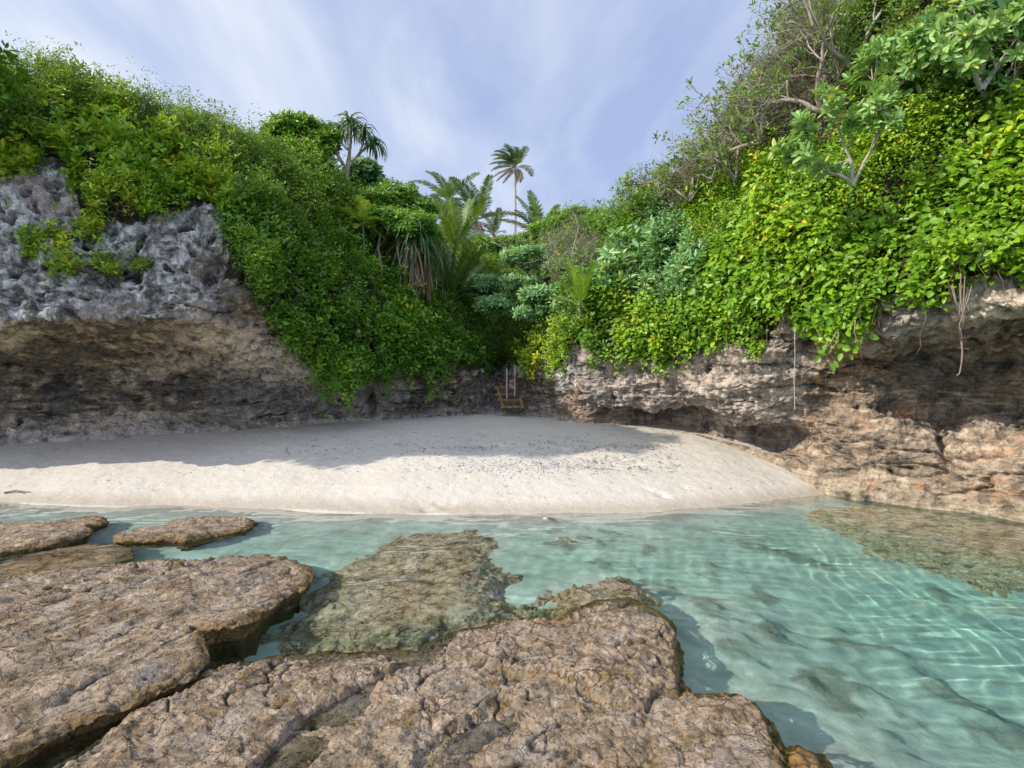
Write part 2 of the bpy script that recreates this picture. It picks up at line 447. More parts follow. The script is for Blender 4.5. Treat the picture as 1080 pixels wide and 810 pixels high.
# ------------------------------------------------------------------ ground: beach and lagoon bed in one sheet
_sh = [(-400, 518), (-150, 527), (0, 531), (200, 535), (400, 541), (560, 543.5), (700, 540), (800, 531), (875, 521), (960, 515)]
_sp = np.array([on_z(a, b) for a, b in _sh])


def shore_y(x):
    return np.interp(x, _sp[:, 0], _sp[:, 1])


def segd(X, Y, pts):
    """distance to a polyline"""
    d = np.full(X.shape, 1e9)
    for (ax, ay), (bx, by) in zip(pts[:-1], pts[1:]):
        ex, ey = bx - ax, by - ay
        t = np.clip(((X - ax) * ex + (Y - ay) * ey) / (ex * ex + ey * ey + 1e-12), 0, 1)
        d = np.minimum(d, np.hypot(X - ax - t * ex, Y - ay - t * ey))
    return d


BANDS = [[(600, 608), (700, 650), (800, 705), (900, 760)], [(640, 598), (760, 640), (880, 690), (1010, 760), (1080, 810)], [(770, 600), (900, 630), (1010, 650)],
         [(560, 573), (610, 600), (640, 604)], [(330, 690), (300, 650), (340, 640)], [(730, 700), (820, 745), (950, 810)]]
BANDW = [np.array([on_z(a, b, -0.5) for a, b in L]) for L in BANDS]


OUTC = np.array([on_z(a, b, 0) for a, b in ((690, 650), (705, 690), (700, 730), (790, 760), (815, 800), (840, 900))])


def ground_z(X, Y):
    P = np.stack([X, Y, 0 * X], -1)
    d = Y - shore_y(X) + 0.12 * pn(P, 0.5)
    beach = 1.25 * (1 - np.exp(-np.maximum(d, 0) / 3.6))
    dep = np.interp(X, [-12, -5, -1, 1.5, 4, 8], [0.42, 0.45, 0.50, 0.60, 0.88, 0.75])
    wet = -dep * (1 - np.exp(np.minimum(d, 0) / 1.9)) - 0.03 * np.minimum(-np.minimum(d, 0), 12)
    z = np.where(d > 0, beach, wet)
    near_ = (X > -1) & (X < 4.5) & (Y > -1) & (Y < 8)
    if near_.any():
        so = segd(X + 0.3 * pn(P, 1.1, 3), Y + 0.3 * pn(P, 1.1, 8), OUTC)
        z = np.where(d < 0, np.maximum(z, -0.13 - 0.36 * so + 0.10 * fbm(P, 2.0, 3, 6)), z)
    z = z + 0.025 * fbm(P, 1.3, 3) + 0.05 * fbm(P, 0.45, 2)
    return z, d


def axis(lo, hi, a, b, step, grow=1.25):
    m = list(np.arange(a, b, step)); s = step; x = m[-1]; up = []
    while x < hi: s *= grow; x += s; up.append(x)
    s = step; x = a; dn = []
    while x > lo: s *= grow; x -= s; dn.append(x)
    return np.array(dn[::-1] + m + up)


xs = axis(-150, 150, -10, 9, 0.035); ys = axis(-150, 150, 2.3, 17.5, 0.035)
X, Y = np.meshgrid(xs, ys)
Z, D = ground_z(X, Y)
P = np.stack([X, Y, 0 * X], -1)
near = (np.abs(X) < 12) & (Y > 1) & (Y < 18)
pxg, pyg = proj(np.stack([X, Y, Z], -1))
rub = np.exp(-((pxg - 560) / 95) ** 2 - ((pyg - 493) / 9.5) ** 2) * sstep(-0.25, 0.35, fbm(P, 1.6, 4))
rub += 0.35 * np.exp(-((pxg - 420) / 120) ** 2 - ((pyg - 490) / 7) ** 2) * sstep(0, 0.5, fbm(P, 2.3, 4))
rub = np.where(D > 0, np.clip(rub * 0.8, 0, 1), 0)
bed = np.zeros_like(X)
for bw in BANDW:
    bed = np.maximum(bed, np.exp(-(segd(X + 0.35 * fbm(P, 1.1, 4, 7), Y + 0.35 * fbm(P, 1.1, 4, 19), bw) / 0.27) ** 2))
bed = np.where(D < -0.15, np.clip(bed + 0.55 * sstep(0.12, 0.4, fbm(P, 0.9, 5, 77)), 0, 1) * sstep(-0.35, 0.35, fbm(P, 2.3, 5)), 0)
lump = np.maximum(fbm(P, 3.2, 4), 0)
Z = Z + bed * (0.03 + 0.26 * lump) + 0.012 * rub * fbm(P, 9, 3) * 2
# dry sand: footprints and wind marks; underwater: long sand ripples
Z = Z + np.where(D > 0.1, 0.012 * fbm(P, 5, 3), 0.010 * np.sin((X * 0.9 + Y * 1.9 + 0.35 * pn(P, 1.1)) * 9) * sstep(0.3, 1.2, -D))
for (fx, fy, n) in ((470, 532, 5), (520, 538, 6), (600, 537, 7), (540, 500, 5), (700, 522, 5), (770, 528, 5), (660, 507, 6), (610, 505, 5)):
    for q in range(n):
        c0 = on_z(fx + random.uniform(-22, 22), fy + random.uniform(-3, 3), 0.12)
        Z -= 0.035 * np.exp(-(((X - c0[0]) / 0.10) ** 2 + ((Y - c0[1]) / 0.07) ** 2))
wet = np.clip(1.25 - np.abs(D + 0.05 * fbm(P, 1.2, 3)) / 0.40, 0, 1) * (D > -0.4)
g = mesh_obj('beach_ground', np.stack([X, Y, Z], -1).reshape(-1, 3), grid_faces(*X.shape), M['sand'], smooth=True,
             attrs={'rubble': rub, 'bedrock': bed, 'wet': np.where(D > 0, wet, 0.0), 'pale_bed': sstep(0.05, 0.6, -D)})
tag(receiver(g), 'white coral sand beach sloping into the turquoise lagoon bed', 'ground', kind='structure')

# ------------------------------------------------------------------ cliffs
# each column: px, then (py, depth) for foot, notch low, notch high, roof, lip, lip top, face, edge, hill, skyline
CT = [
 (-900, (490, 9.8), (450, 10.4), (395, 10.2), (345, 9.2), (320, 8.3), (305, 8.2), (200, 8.3), (60, 8.5), (-60, 9.0), (-130, 10)),
 (-300, (476, 11.6), (440, 12.2), (392, 12.0), (352, 10.8), (332, 9.6), (320, 9.5), (255, 9.7), (160, 10.4), (95, 11.6), (50, 13)),
 (-100, (470, 12.1), (440, 12.6), (395, 12.4), (355, 11.1), (336, 9.8), (322, 9.7), (258, 9.9), (175, 10.6), (112, 11.8), (82, 13.2)),
 (0, (466, 12.4), (440, 12.9), (397, 12.7), (357, 11.3), (338, 9.8), (325, 9.7), (262, 9.9), (185, 10.6), (130, 11.8), (97, 13.3)),
 (100, (460, 12.9), (436, 13.5), (397, 13.3), (360, 11.8), (338, 10.2), (325, 10.1), (270, 10.3), (205, 10.9), (150, 12.0), (114, 13.7)),
 (200, (457, 13.4), (436, 13.9), (402, 13.7), (365, 12.4), (341, 10.8), (327, 10.7), (272, 10.8), (225, 11.2), (175, 12.4), (140, 14.3)),
 (260, (455, 13.8), (440, 14.1), (417, 13.9), (387, 13.0), (358, 11.7), (337, 11.4), (285, 11.4), (235, 11.9), (190, 13.1), (157, 14.9)),
 (310, (451, 14.3), (440, 14.6), (427, 14.4), (406, 13.8), (385, 12.9), (362, 12.4), (305, 12.3), (255, 12.8), (205, 14.1), (172, 15.9)),
 (350, (447, 14.9), (439, 15.1), (430, 14.9), (417, 14.6), (404, 14.1), (382, 13.6), (335, 13.3), (285, 13.9), (230, 15.3), (200, 17)),
 (400, (444, 15.1), (436, 15.1), (426, 15.0), (413, 14.8), (400, 14.6), (382, 14.4), (345, 14.6), (312, 15.2), (275, 17), (240, 19)),
 (450, (441, 15.8), (431, 15.9), (421, 15.8), (409, 15.7), (396, 15.6), (380, 15.6), (355, 15.9), (330, 16.8), (300, 19), (275, 22)),
 (500, (437, 16.6), (426, 16.8), (416, 17), (404, 17), (393, 17.2), (380, 17.5), (360, 18), (342, 19), (312, 22), (285, 26)),
 (530, (436, 16.8), (429, 17.3), (420, 17.8), (412, 18.3), (403, 18.8), (392, 19.4), (372, 20.2), (352, 21.4), (320, 24), (290, 28)),
 (570, (440, 15.9), (431, 16), (419, 16.1), (405, 16.2), (391, 16.3), (377, 16.5), (355, 17), (330, 18), (300, 21), (275, 24)),
 (610, (449, 14.5), (439, 14.5), (426, 14.4), (409, 14.3), (391, 14.2), (373, 14.2), (347, 14.5), (314, 15.3), (280, 17.5), (256, 20)),
 (660, (452, 14.0), (448, 14.1), (431, 13.8), (413, 13.5), (396, 13.4), (376, 13.3), (342, 13.5), (304, 14.1), (258, 16), (228, 18.5)),
 (710, (453, 13.6), (449, 14.0), (442, 13.9), (431, 13.2), (411, 12.8), (387, 12.6), (342, 12.7), (292, 13.3), (238, 15), (205, 17)),
 (760, (465, 12.6), (460, 13.0), (451, 13.0), (436, 12.2), (412, 11.8), (387, 11.6), (342, 11.7), (282, 12.3), (215, 13.8), (168, 15.5)),
 (810, (479, 11.6), (473, 12.0), (461, 12.1), (441, 11.4), (405, 11), (374, 10.7), (324, 10.7), (252, 11.3), (172, 12.6), (100, 14)),
 (850, (506, 10.7), (486, 11.0), (456, 11.1), (422, 10.8), (380, 10.5), (352, 10.1), (314, 10.0), (232, 10.3), (132, 11.6), (42, 13)),
 (900, (528, 9.8), (497, 10.0), (452, 10.2), (402, 10.4), (370, 10.3), (349, 9.6), (306, 9.4), (212, 9.9), (98, 11), (-5, 12.4)),
 (960, (534, 9.35), (502, 9.5), (457, 9.7), (412, 10.3), (372, 10.1), (340, 8.8), (301, 8.6), (202, 9.2), (70, 10.2), (-90, 11.8)),
 (1020, (542, 8.8), (512, 8.9), (472, 9.1), (427, 10.0), (372, 9.9), (334, 8.25), (297, 8.1), (192, 8.7), (50, 9.6), (-130, 11.2)),
 (1080, (551, 8.25), (522, 8.3), (477, 8.5), (434, 9.4), (370, 9.4), (330, 7.75), (292, 7.6), (172, 8.3), (30, 9.2), (-180, 10.8)),
 (1250, (586, 6.9), (545, 6.9), (490, 7.2), (432, 7.9), (366, 7.6), (317, 6.7), (272, 6.5), (145, 6.8), (-10, 8), (-240, 9.6)),
 (1500, (640, 5.5), (590, 5.5), (510, 5.9), (432, 6.5), (360, 6.3), (295, 5.2), (240, 5.1), (90, 5.7), (-100, 6.8), (-380, 8.2)),
]
ctrl = []
for c in CT:
    px = c[0]; rows = [at(px, a, b) for a, b in c[1:]]
    r0 = rows[0].copy(); r0[2] -= 1.0; r0[1] += 0.15
    top = rows[-1]
    b1 = top + np.array([top[0] * 0.2, 3.5, -0.2]); b2 = top + np.array([top[0] * 0.5, 12, -1.5])
    ctrl.append([r0] + rows + [b1, b2])
ctrl = np.array(ctrl)                       # (ncol, 13, 3)


def catmull(C, t):
    n = len(C); i = np.clip(np.floor(t).astype(int), 0, n - 2); f = (t - i)
    sh = (-1,) + (1,) * (C.ndim - 1); f = f.reshape(sh)
    p0 = C[np.clip(i - 1, 0, n - 1)]; p1 = C[i]; p2 = C[i + 1]; p3 = C[np.clip(i + 2, 0, n - 1)]
    return 0.5 * ((2 * p1) + (-p0 + p2) * f + (2 * p0 - 5 * p1 + 4 * p2 - p3) * f ** 2 + (-p0 + 3 * p1 - 3 * p2 + p3) * f ** 3)


# column parameter spaced by real distance
step_u = [0.0]
for a in range(len(ctrl) - 1):
    L = np.linalg.norm(ctrl[a + 1, 5] - ctrl[a, 5])
    inframe = CT[a][0] > -200 and CT[a][0] < 1150
    n = max(3, int(L / (0.024 if inframe else 0.08)))
    step_u += list(a + (np.arange(n) + 1) / n)
tu = np.array(step_u)
tv = []
for b, n in enumerate([6, 26, 40, 44, 62, 26, 48, 52, 40, 30, 10, 6]):
    tv += list(b + np.arange(n) / n)
tv = np.array(tv + [12.0])
S = catmull(ctrl, tu)                       # (nu,13,3)
S = catmull(np.swapaxes(S, 0, 1), tv)       # (nv,nu,3)
Tu = np.gradient(S, axis=1); Tv = np.gradient(S, axis=0)
Nn = np.cross(Tu, Tv); Nn /= np.linalg.norm(Nn, axis=-1)[..., None] + 1e-9
if Nn[200, 400, 1] > 0: Nn = -Nn
TV = np.repeat(tv[:, None], len(tu), 1); TU = np.repeat(tu[None], len(tv), 0)
rockw = 1 - sstep(8.0, 8.8, TV)
spx, spy = proj(S)
# terraces and karst
aniso = S * np.array([0.8, 0.8, 2.3])
h = 0.22 * fbm(S, 0.75, 3, 3.0)
st = fbm(aniso, 0.9, 4, 9.0)
ter = st * 5; terf = np.floor(ter); ter = (terf + sstep(0.25, 0.75, ter - terf)) / 5
h += 0.20 * ter + 0.06 * st
kar = 1 - np.abs(fbm(S * np.array([1.3, 1.3, 0.7]), 1.7, 4, 21.0)) * 2.2
h += 0.20 * np.clip(kar - 0.35, 0, 1) ** 1.3 * (0.45 + 0.55 * sstep(5.2, 6.2, TV)) - 0.05
h -= 0.07 * sstep(5.7, 6.5, TV) * sstep(12.5, 11.0, TU) * sstep(0.30, 0.55, fbm(S * np.array([1.0, 1.0, 1.6]), 2.4, 3, 501.0))
facew = sstep(5.6, 7.2, TV) * sstep(12.5, 11.0, TU)
flute = sstep(10.0, 12.0, TU) * sstep(18.2, 16.6, TU)
h += flute * 0.16 * fbm(S * np.array([2.4, 2.4, 0.35]), 1.0, 5, 171.0)
h += (0.085 + 0.01 * facew) * fbm(S * np.array([1, 1, 0.65]), 3.6, 4, 5.0) + 0.036 * fbm(S, 11, 3, 7.0)
h += 0.22 * np.exp(-((TV - 5.3) / 0.9) ** 2) * fbm(S, 1.2, 4, 400.0)
rid = 1 - np.abs(fbm(S * np.array([1.0, 1.0, 0.8]), 2.6, 4, 101.0)) * 3.0
h += (0.05 + 0.09 * facew) * np.clip(rid - 0.2, 0, 1) ** 1.3
h -= 0.075 * sstep(0.15, 0.5, fbm(S * np.array([1, 1, 1.7]), 4.2, 3, 111.0)) * (0.5 + 0.5 * facew)
lay = np.abs(fbm(S * np.array([0.45, 0.45, 2.1]), 1.0, 5, 121.0))
h -= 0.11 * np.maximum(1 - lay / 0.045, 0) * (1 - 0.7 * facew) * (1 - 0.8 * flute) * sstep(0.8, 1.6, TV)
h -= 0.28 * facew * sstep(0.10, 0.40, fbm(S * np.array([1.0, 1.0, 0.75]), 1.5, 4, 131.0))
hole = sstep(0.42, 0.75, fbm(S * np.array([1, 1, 1.5]), 1.35, 3, 33.0))
h -= 0.35 * hole
foot_soft = 0.45 + 0.55 * sstep(0.8, 2.0, TV)
big_hole = 0.5 * np.exp(-((spx - 700) / 60) ** 2 - ((spy - 443) / 9) ** 2) + 0.5 * np.exp(-((spx - 800) / 40) ** 2 - ((spy - 462) / 9) ** 2)
big_hole += 0.6 * np.exp(-((spx - 225) / 14) ** 2 - ((spy - 290) / 22) ** 2) + 0.4 * np.exp(-((spx - 505) / 9) ** 2 - ((spy - 431) / 5) ** 2) + 0.6 * np.exp(-((spx - 392) / 7) ** 2 - ((spy - 428) / 12) ** 2)
# the long cleft of the right cliff below its roof
cleft = 0.35 * np.exp(-((spx - 960) / 90) ** 2 - ((spy - 428) / 9) ** 2) * (spx > 820) + 0.3 * np.exp(-((spx - 995) / 6) ** 2 - ((spy - 470) / 38) ** 2)
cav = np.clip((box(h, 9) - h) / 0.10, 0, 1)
S2 = S + Nn * ((h * foot_soft - big_hole - cleft) * (0.15 + 0.85 * rockw))[..., None]
zone = np.interp(TV, [0, 1, 2.0, 5.0, 6.0, 8.0, 12], [0, 0.05, 0.22, 0.50, 0.62, 0.9, 1.0])
zone = np.where(TU > 13.5, zone + 0.42 * sstep(19.6, 17.8, TU) * sstep(1.6, 3.0, TV), zone)
# the right face below the roof shows bare pale rock between notch and lip
VEG_X = [-900, -300, 0, 40, 70, 84, 100, 150, 200, 228, 242, 262, 295, 325, 350, 400, 440, 470, 500, 530, 560, 590, 610, 640, 680, 720, 750, 780, 800, 815, 832, 850, 880, 910, 940, 960, 985, 1000, 1030, 1060, 1080, 1250, 1500]
VEG_Y = [110, 140, 158, 165, 180, 228, 240, 243, 230, 226, 285, 322, 352, 390, 398, 398, 392, 385, 388, 378, 390, 388, 366, 378, 384, 388, 366, 362, 380, 348, 330, 352, 345, 342, 318, 314, 328, 318, 296, 292, 302, 290, 240]


def veg_low(px): return np.interp(px, VEG_X, VEG_Y)


zone = np.where(TU < 9.6, zone - 0.40 * sstep(205, 262, spx + 30 * fbm(S, 1.5, 3, 300.0)) * sstep(8.6, 7.4, TV) * (TV > 2), zone)
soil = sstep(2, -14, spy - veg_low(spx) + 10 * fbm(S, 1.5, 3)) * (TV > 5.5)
def blots(L):
    r = 0
    wxx = spx + 16 * fbm(S, 1.8, 4, 200.0); wyy = spy + 11 * fbm(S, 1.8, 4, 210.0)
    for a, b, ra, rb, v in L:
        r = r + v * np.exp(-(((wxx - a) / ra) ** 2 + ((wyy - b) / rb) ** 2))
    return np.clip(r, 0, 1)


pale = blots([(225, 358, 45, 16, 1.0), (275, 385, 35, 14, .9), (150, 393, 30, 10, .9), (10, 352, 22, 10, .8), (190, 378, 25, 8, .6), (90, 385, 20, 6, .5), (320, 405, 18, 8, .7), (120, 447, 60, 7, .7), (15, 448, 30, 6, .6),
              (760, 395, 50, 16, .35), (1060, 320, 60, 14, .8), (960, 300, 30, 12, .5), (1040, 470, 50, 30, .4)])
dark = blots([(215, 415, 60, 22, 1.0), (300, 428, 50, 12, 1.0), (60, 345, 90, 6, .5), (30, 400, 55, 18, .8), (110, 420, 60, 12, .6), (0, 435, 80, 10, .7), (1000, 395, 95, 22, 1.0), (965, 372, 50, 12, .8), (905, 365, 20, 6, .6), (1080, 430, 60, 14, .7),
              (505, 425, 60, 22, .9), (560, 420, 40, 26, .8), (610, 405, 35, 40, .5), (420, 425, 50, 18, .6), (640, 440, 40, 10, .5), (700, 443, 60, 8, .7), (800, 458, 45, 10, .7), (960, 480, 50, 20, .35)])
rust = blots([(885, 370, 22, 12, 1.0), (928, 388, 22, 10, .9), (870, 400, 40, 14, .4), (605, 425, 12, 18, .8)])
fc = grid_faces(*TU.shape)
V2 = S2.reshape(-1, 3)
colm = (TU.reshape(-1)[fc].mean(1))
for nm, lo, hi, mt, lb in (('cliff', -1, 9.6, 'cliff_left', 'grey limestone cliff with a deep brown undercut over the left beach'),
                       ('cliff', 14.0, 99, 'cliff_right', 'pale ochre limestone cliff with a notched foot standing in the lagoon'),
                       ('gully_bank', 9.6, 14.0, 'cliff_left', 'dark rocky bank at the head of the cove')):
    sel = fc[(colm > lo) & (colm <= hi)]
    u, inv = np.unique(sel, return_inverse=True)
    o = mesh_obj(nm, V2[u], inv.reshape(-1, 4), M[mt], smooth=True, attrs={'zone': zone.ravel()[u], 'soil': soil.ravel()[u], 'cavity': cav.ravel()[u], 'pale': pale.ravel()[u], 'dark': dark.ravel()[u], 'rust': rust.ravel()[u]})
    tag(receiver(o), lb, 'cliff' if nm == 'cliff' else 'rock bank', kind='structure')

# ------------------------------------------------------------------ foliage on the cliff tops
# seeds: px, py, leaf style, label, name
SEEDS = [
 (-120, 90, 'dark', 'small leaved dark shrub at the far left edge of the cliff top', 'shrub'),
 (20, 75, 'dark', 'olive shrub on the highest point of the left cliff', 'shrub'),
 (75, 70, 'dark', 'shrub with upright leafy shoots on the crest of the left cliff', 'shrub'),
 (30, 130, 'dark', 'spreading olive shrub above the bare rock of the left cliff', 'shrub'),
 (110, 105, 'dark', 'dense shrub with yellow green top below the left crest', 'shrub'),
 (165, 110, 'dark', 'rounded dark shrub on the sloping crest of the left cliff', 'shrub'),
 (115, 150, 'bright', 'bright glossy shrub over the rock, upper one of the pair', 'glossy_shrub'),
 (105, 205, 'bright', 'bright glossy shrub hanging beside the bare grey rock', 'glossy_shrub'),
 (175, 185, 'bright', 'bright glossy shrub with yellow leaves on the rock edge', 'glossy_shrub'),
 (225, 195, 'bright', 'bright glossy shrub at the right end of the grey rock edge', 'glossy_shrub'),
 (200, 148, 'dark', 'deep green shrub in the shade under the left crest', 'shrub'),
 (250, 165, 'dark', 'dark shrub with a yellow green flat top on the left slope', 'shrub'),
 (225, 128, 'dark', 'low spreading shrub on the left skyline', 'shrub'),
 (290, 155, 'mid', 'leafy shrub on the skyline beside the screw pine', 'shrub'),
 (300, 205, 'dark', 'dark shrub high in the middle of the left slope', 'shrub'),
 (345, 215, 'dark', 'dense dark shrub below the screw pine', 'shrub'),
 (270, 240, 'mid', 'green creeper curtain beside the hollow in the left rock', 'creeper'),
 (300, 300, 'mid', 'green creeper curtain hanging over the left overhang', 'creeper'),
 (345, 280, 'mid', 'thick green creeper filling the bend of the left cliff', 'creeper'),
 (352, 355, 'mid', 'lowest tip of the left creeper hanging near the sand', 'creeper'),
 (395, 335, 'mid', 'green creeper hanging left of the gully', 'creeper'),
 (430, 365, 'mid', 'low creeper just above the rocks left of the gully', 'creeper'),
 (445, 320, 'mid', 'shaded creeper below the hanging dead leaves', 'creeper'),
 (485, 355, 'mid', 'dim creeper on the left bank of the gully', 'creeper'),
 (400, 262, 'dark', 'dark shrub at the mouth of the hollow under the trees', 'shrub'),
 (520, 345, 'dark', 'dark thicket at the head of the gully', 'thicket'),
 (540, 300, 'dark', 'dark thicket behind the pale green umbrella bush', 'thicket'),
 (575, 350, 'dark', 'dark creeper on the right bank of the gully', 'creeper'),
 (590, 380, 'bright', 'thin bright creeper trailing down beside the timber steps', 'creeper'),
 (600, 275, 'grey', 'twiggy grey bush on the ridge right of the palms', 'shrub'),
 (625, 345, 'mid', 'green creeper over the vertical grey rock', 'creeper'),
 (650, 240, 'mid', 'leafy shrub at the saddle of the right skyline', 'shrub'),
 (655, 300, 'blue', 'blue green shrub beside the young palm', 'shrub'),
 (700, 260, 'blue', 'blue green shrub with long leaves, the highest of its kind', 'shrub'),
 (730, 300, 'blue', 'blue green shrub inside the yellow green creeper', 'shrub'),
 (670, 350, 'vine', 'yellow green creeper above the pale vertical rock', 'creeper'),
 (720, 360, 'vine', 'yellow green creeper with thin hanging tips over the sand', 'creeper'),
 (795, 355, 'vine', 'hanging tongue of creeper beside the pale rope', 'creeper'),
 (770, 300, 'vine', 'yellow green creeper in the middle of the right slope', 'creeper'),
 (750, 240, 'vine', 'yellow green creeper under the bare grey branches', 'creeper'),
 (720, 210, 'grey', 'brown twiggy shrub on the right skyline', 'shrub'),
 (690, 190, 'grey', 'olive shrub at the lower end of the right skyline', 'shrub'),
 (760, 160, 'grey', 'thin twiggy shrub halfway up the right skyline', 'shrub'),
 (810, 130, 'grey', 'twiggy thicket below the big bare branches', 'shrub'),
 (850, 60, 'grey', 'sparse thicket behind the bare branches at the top', 'shrub'),
 (930, 50, 'dark', 'dark thicket in the shade of the top right tree', 'thicket'),
 (1040, 80, 'dark', 'dark thicket behind the trunks at the upper right edge', 'thicket'),
 (830, 200, 'vine', 'bright creeper covering the crest of the right slope', 'creeper'),
 (870, 270, 'vine', 'bright creeper with yellow leaves over the cleft roof', 'creeper'),
 (860, 330, 'vine', 'creeper fringe hanging over the orange rock', 'creeper'),
 (940, 200, 'vine', 'bright creeper below the leaning rosette branch', 'creeper'),
 (950, 280, 'vine', 'bright creeper above the hanging root', 'creeper'),
 (1020, 220, 'vine', 'big leaved creeper on the upper right slope', 'creeper'),
 (1060, 150, 'vine', 'big leaved creeper beneath the dark trunks', 'creeper'),
 (1070, 270, 'vine', 'big leaved creeper hanging over the roof at the right edge', 'creeper'),
 (1200, 200, 'vine', 'big leaved creeper beyond the right edge', 'creeper'),
]
sx = np.array([s[0] for s in SEEDS], float); sy = np.array([s[1] for s in SEEDS], float)
# style: clusters per m2, leaves per cluster, leaf length, width ratio, thickness of the mass, cluster radius
STY = {'dark': (300, 6, 0.085, 0.42, 0.55, 0.07), 'mid': (260, 7, 0.095, 0.52, 0.45, 0.08), 'bright': (170, 8, 0.125, 0.44, 0.5, 0.05),
       'vine': (215, 6, 0.108, 0.64, 0.45, 0.12), 'blue': (150, 8, 0.16, 0.36, 0.5, 0.06), 'grey': (70, 5, 0.080, 0.42, 0.75, 0.10)}
MATS = {'dark': 'leaf_dark', 'mid': 'leaf_mid', 'bright': 'leaf_bright', 'vine': 'leaf_vine', 'blue': 'leaf_blue', 'grey': 'leaf_grey'}


def leaves(C, A, nleaf, length, width, rad, tone, spread=(0.9, 1.45), jit=0.3, droop=0.15, rng=RNG):
    """clusters at C with axes A; each gets nleaf leaves in a whorl; returns verts, faces, tone per face"""
    n = len(C)
    C = np.repeat(C, nleaf, 0); A = np.repeat(A, nleaf, 0); tone = np.repeat(tone, nleaf)
    N = len(C)
    A = A / (np.linalg.norm(A, axis=1)[:, None] + 1e-9)
    ref = np.where(np.abs(A[:, 2:3]) < 0.9, np.array([[0, 0, 1.0]]), np.array([[1.0, 0, 0]]))
    U = np.cross(A, ref); U /= np.linalg.norm(U, axis=1)[:, None] + 1e-9
    W = np.cross(A, U)
    th = (np.tile(np.arange(nleaf), n) * 2.4 + np.repeat(rng.uniform(0, 6.28, n), nleaf) + rng.normal(0, 0.3, N))[:, None]
    ph = rng.uniform(spread[0], spread[1], N)[:, None]
    rd = U * np.cos(th) + W * np.sin(th)
    d = A * np.cos(ph) + rd * np.sin(ph) + rng.normal(0, jit, (N, 3))
    d[:, 2] -= droop
    d /= np.linalg.norm(d, axis=1)[:, None]
    up = A * np.sin(ph) - rd * np.cos(ph) + rng.normal(0, jit, (N, 3))
    s = np.cross(d, up); s /= np.linalg.norm(s, axis=1)[:, None] + 1e-9
    nrm = np.cross(s, d)
    b = C + rd * rad * rng.uniform(0, 1, (N, 1)) + A * rad * rng.uniform(-1, 1, (N, 1))
    L = (np.repeat(length, nleaf)[:, None] if np.ndim(length) else length) * rng.uniform(0.55, 1.3, (N, 1)); w_ = L * width * 0.5 * rng.uniform(0.8, 1.2, (N, 1)); fo = w_ * 0.45
    m1 = b + d * L * 0.35 + nrm * fo; m2 = b + d * L * 0.75 + nrm * fo * 0.4
    Vv = np.stack([b, m1 + s * w_, m2 + s * w_ * 0.75, b + d * L - nrm * fo * 0.6, m2 - s * w_ * 0.75, m1 - s * w_], 1)
    base = np.arange(N)[:, None] * 6
    Fq = np.stack([base + np.array([[0, 1, 2, 3]]), base + np.array([[0, 3, 4, 5]])], 1).reshape(-1, 4)
    t = np.clip(np.repeat(tone + rng.normal(0, 0.12, N), 2), 0, 1)
    return Vv.reshape(-1, 3), Fq, t


# candidate points from the surface, weighted by area
area = np.linalg.norm(np.cross(Tu, Tv), axis=-1)
ins = (spx > -160) & (spx < 1260) & (TV < 10.6)
edge_n = fbm(S, 1.1, 3, 50.0) * 26 + fbm(S, 4.0, 2, 51.0) * 12
fade = 1 + 0 * spx
vm = (spy < veg_low(spx) + edge_n * 0.6) & (TV > 4.6) & ((TV > 5.6) | (spx > 330))
# separate tufts growing on the bare rock of the left cliff
TUFTS = [(50, 262, 34, 22), (75, 290, 18, 12), (118, 285, 16, 14), (150, 283, 10, 8), (20, 180, 40, 18), (100, 250, 22, 18)]
gap = ((np.abs(spx - 70) < 45) & (np.abs(spy - 165) < 28)) & (pn(S, 2.0, 60) > -0.15)
tm = np.zeros_like(vm)
for a, b, ra, rb in TUFTS:
    tm |= (((spx - a) / ra) ** 2 + ((spy - b) / rb) ** 2 < 0.6 + 0.5 * pn(S, 2.5, 61)) & (TV > 5.2) & (TV < 8.8)
holes = sstep(-0.62, -0.25, fbm(S, 1.7, 3, 70.0))       # gaps in the leaf mass
sel = np.where(((vm & ~gap) | tm) & ins)
w_area = area[sel] * (0.25 + 0.75 * holes[sel])
Sp = S[sel]; Sn = Nn[sel]; Spx = spx[sel]; Spy = spy[sel]; isT = tm[sel]
wx = Spx + 14 * fbm(Sp, 1.4, 2, 80.0); wy = Spy + 14 * fbm(Sp, 1.4, 2, 90.0)
own = np.zeros(len(Sp), int); best = np.full(len(Sp), 1e18)
for q in range(len(SEEDS)):
    d2 = (wx - sx[q]) ** 2 + (wy - sy[q]) ** 2
    m = d2 < best; best[m] = d2[m]; own[m] = q
nT = len(SEEDS)
tuft_names = ['glossy tuft rooted on the bare rock at the left edge', 'small glossy tuft just above the left overhang lip', 'pale glossy tuft on the grey rock beneath the bright shrub', 'tiny glossy tuft on the middle of the grey rock face', 'scraggy tuft over the dark hollow near the left edge', 'glossy tuft hanging below the bright shrub on grey rock']
for q, (a, b, ra, rb) in enumerate(TUFTS):
    m = isT & (Spy > 170) & (((Spx - a) / ra) ** 2 + ((Spy - b) / rb) ** 2 < 1.3)
    own[m] = nT + q
ALLS = [(s[2], s[3], s[4]) for s in SEEDS] + [('bright', t, 'rock_tuft') for t in tuft_names]

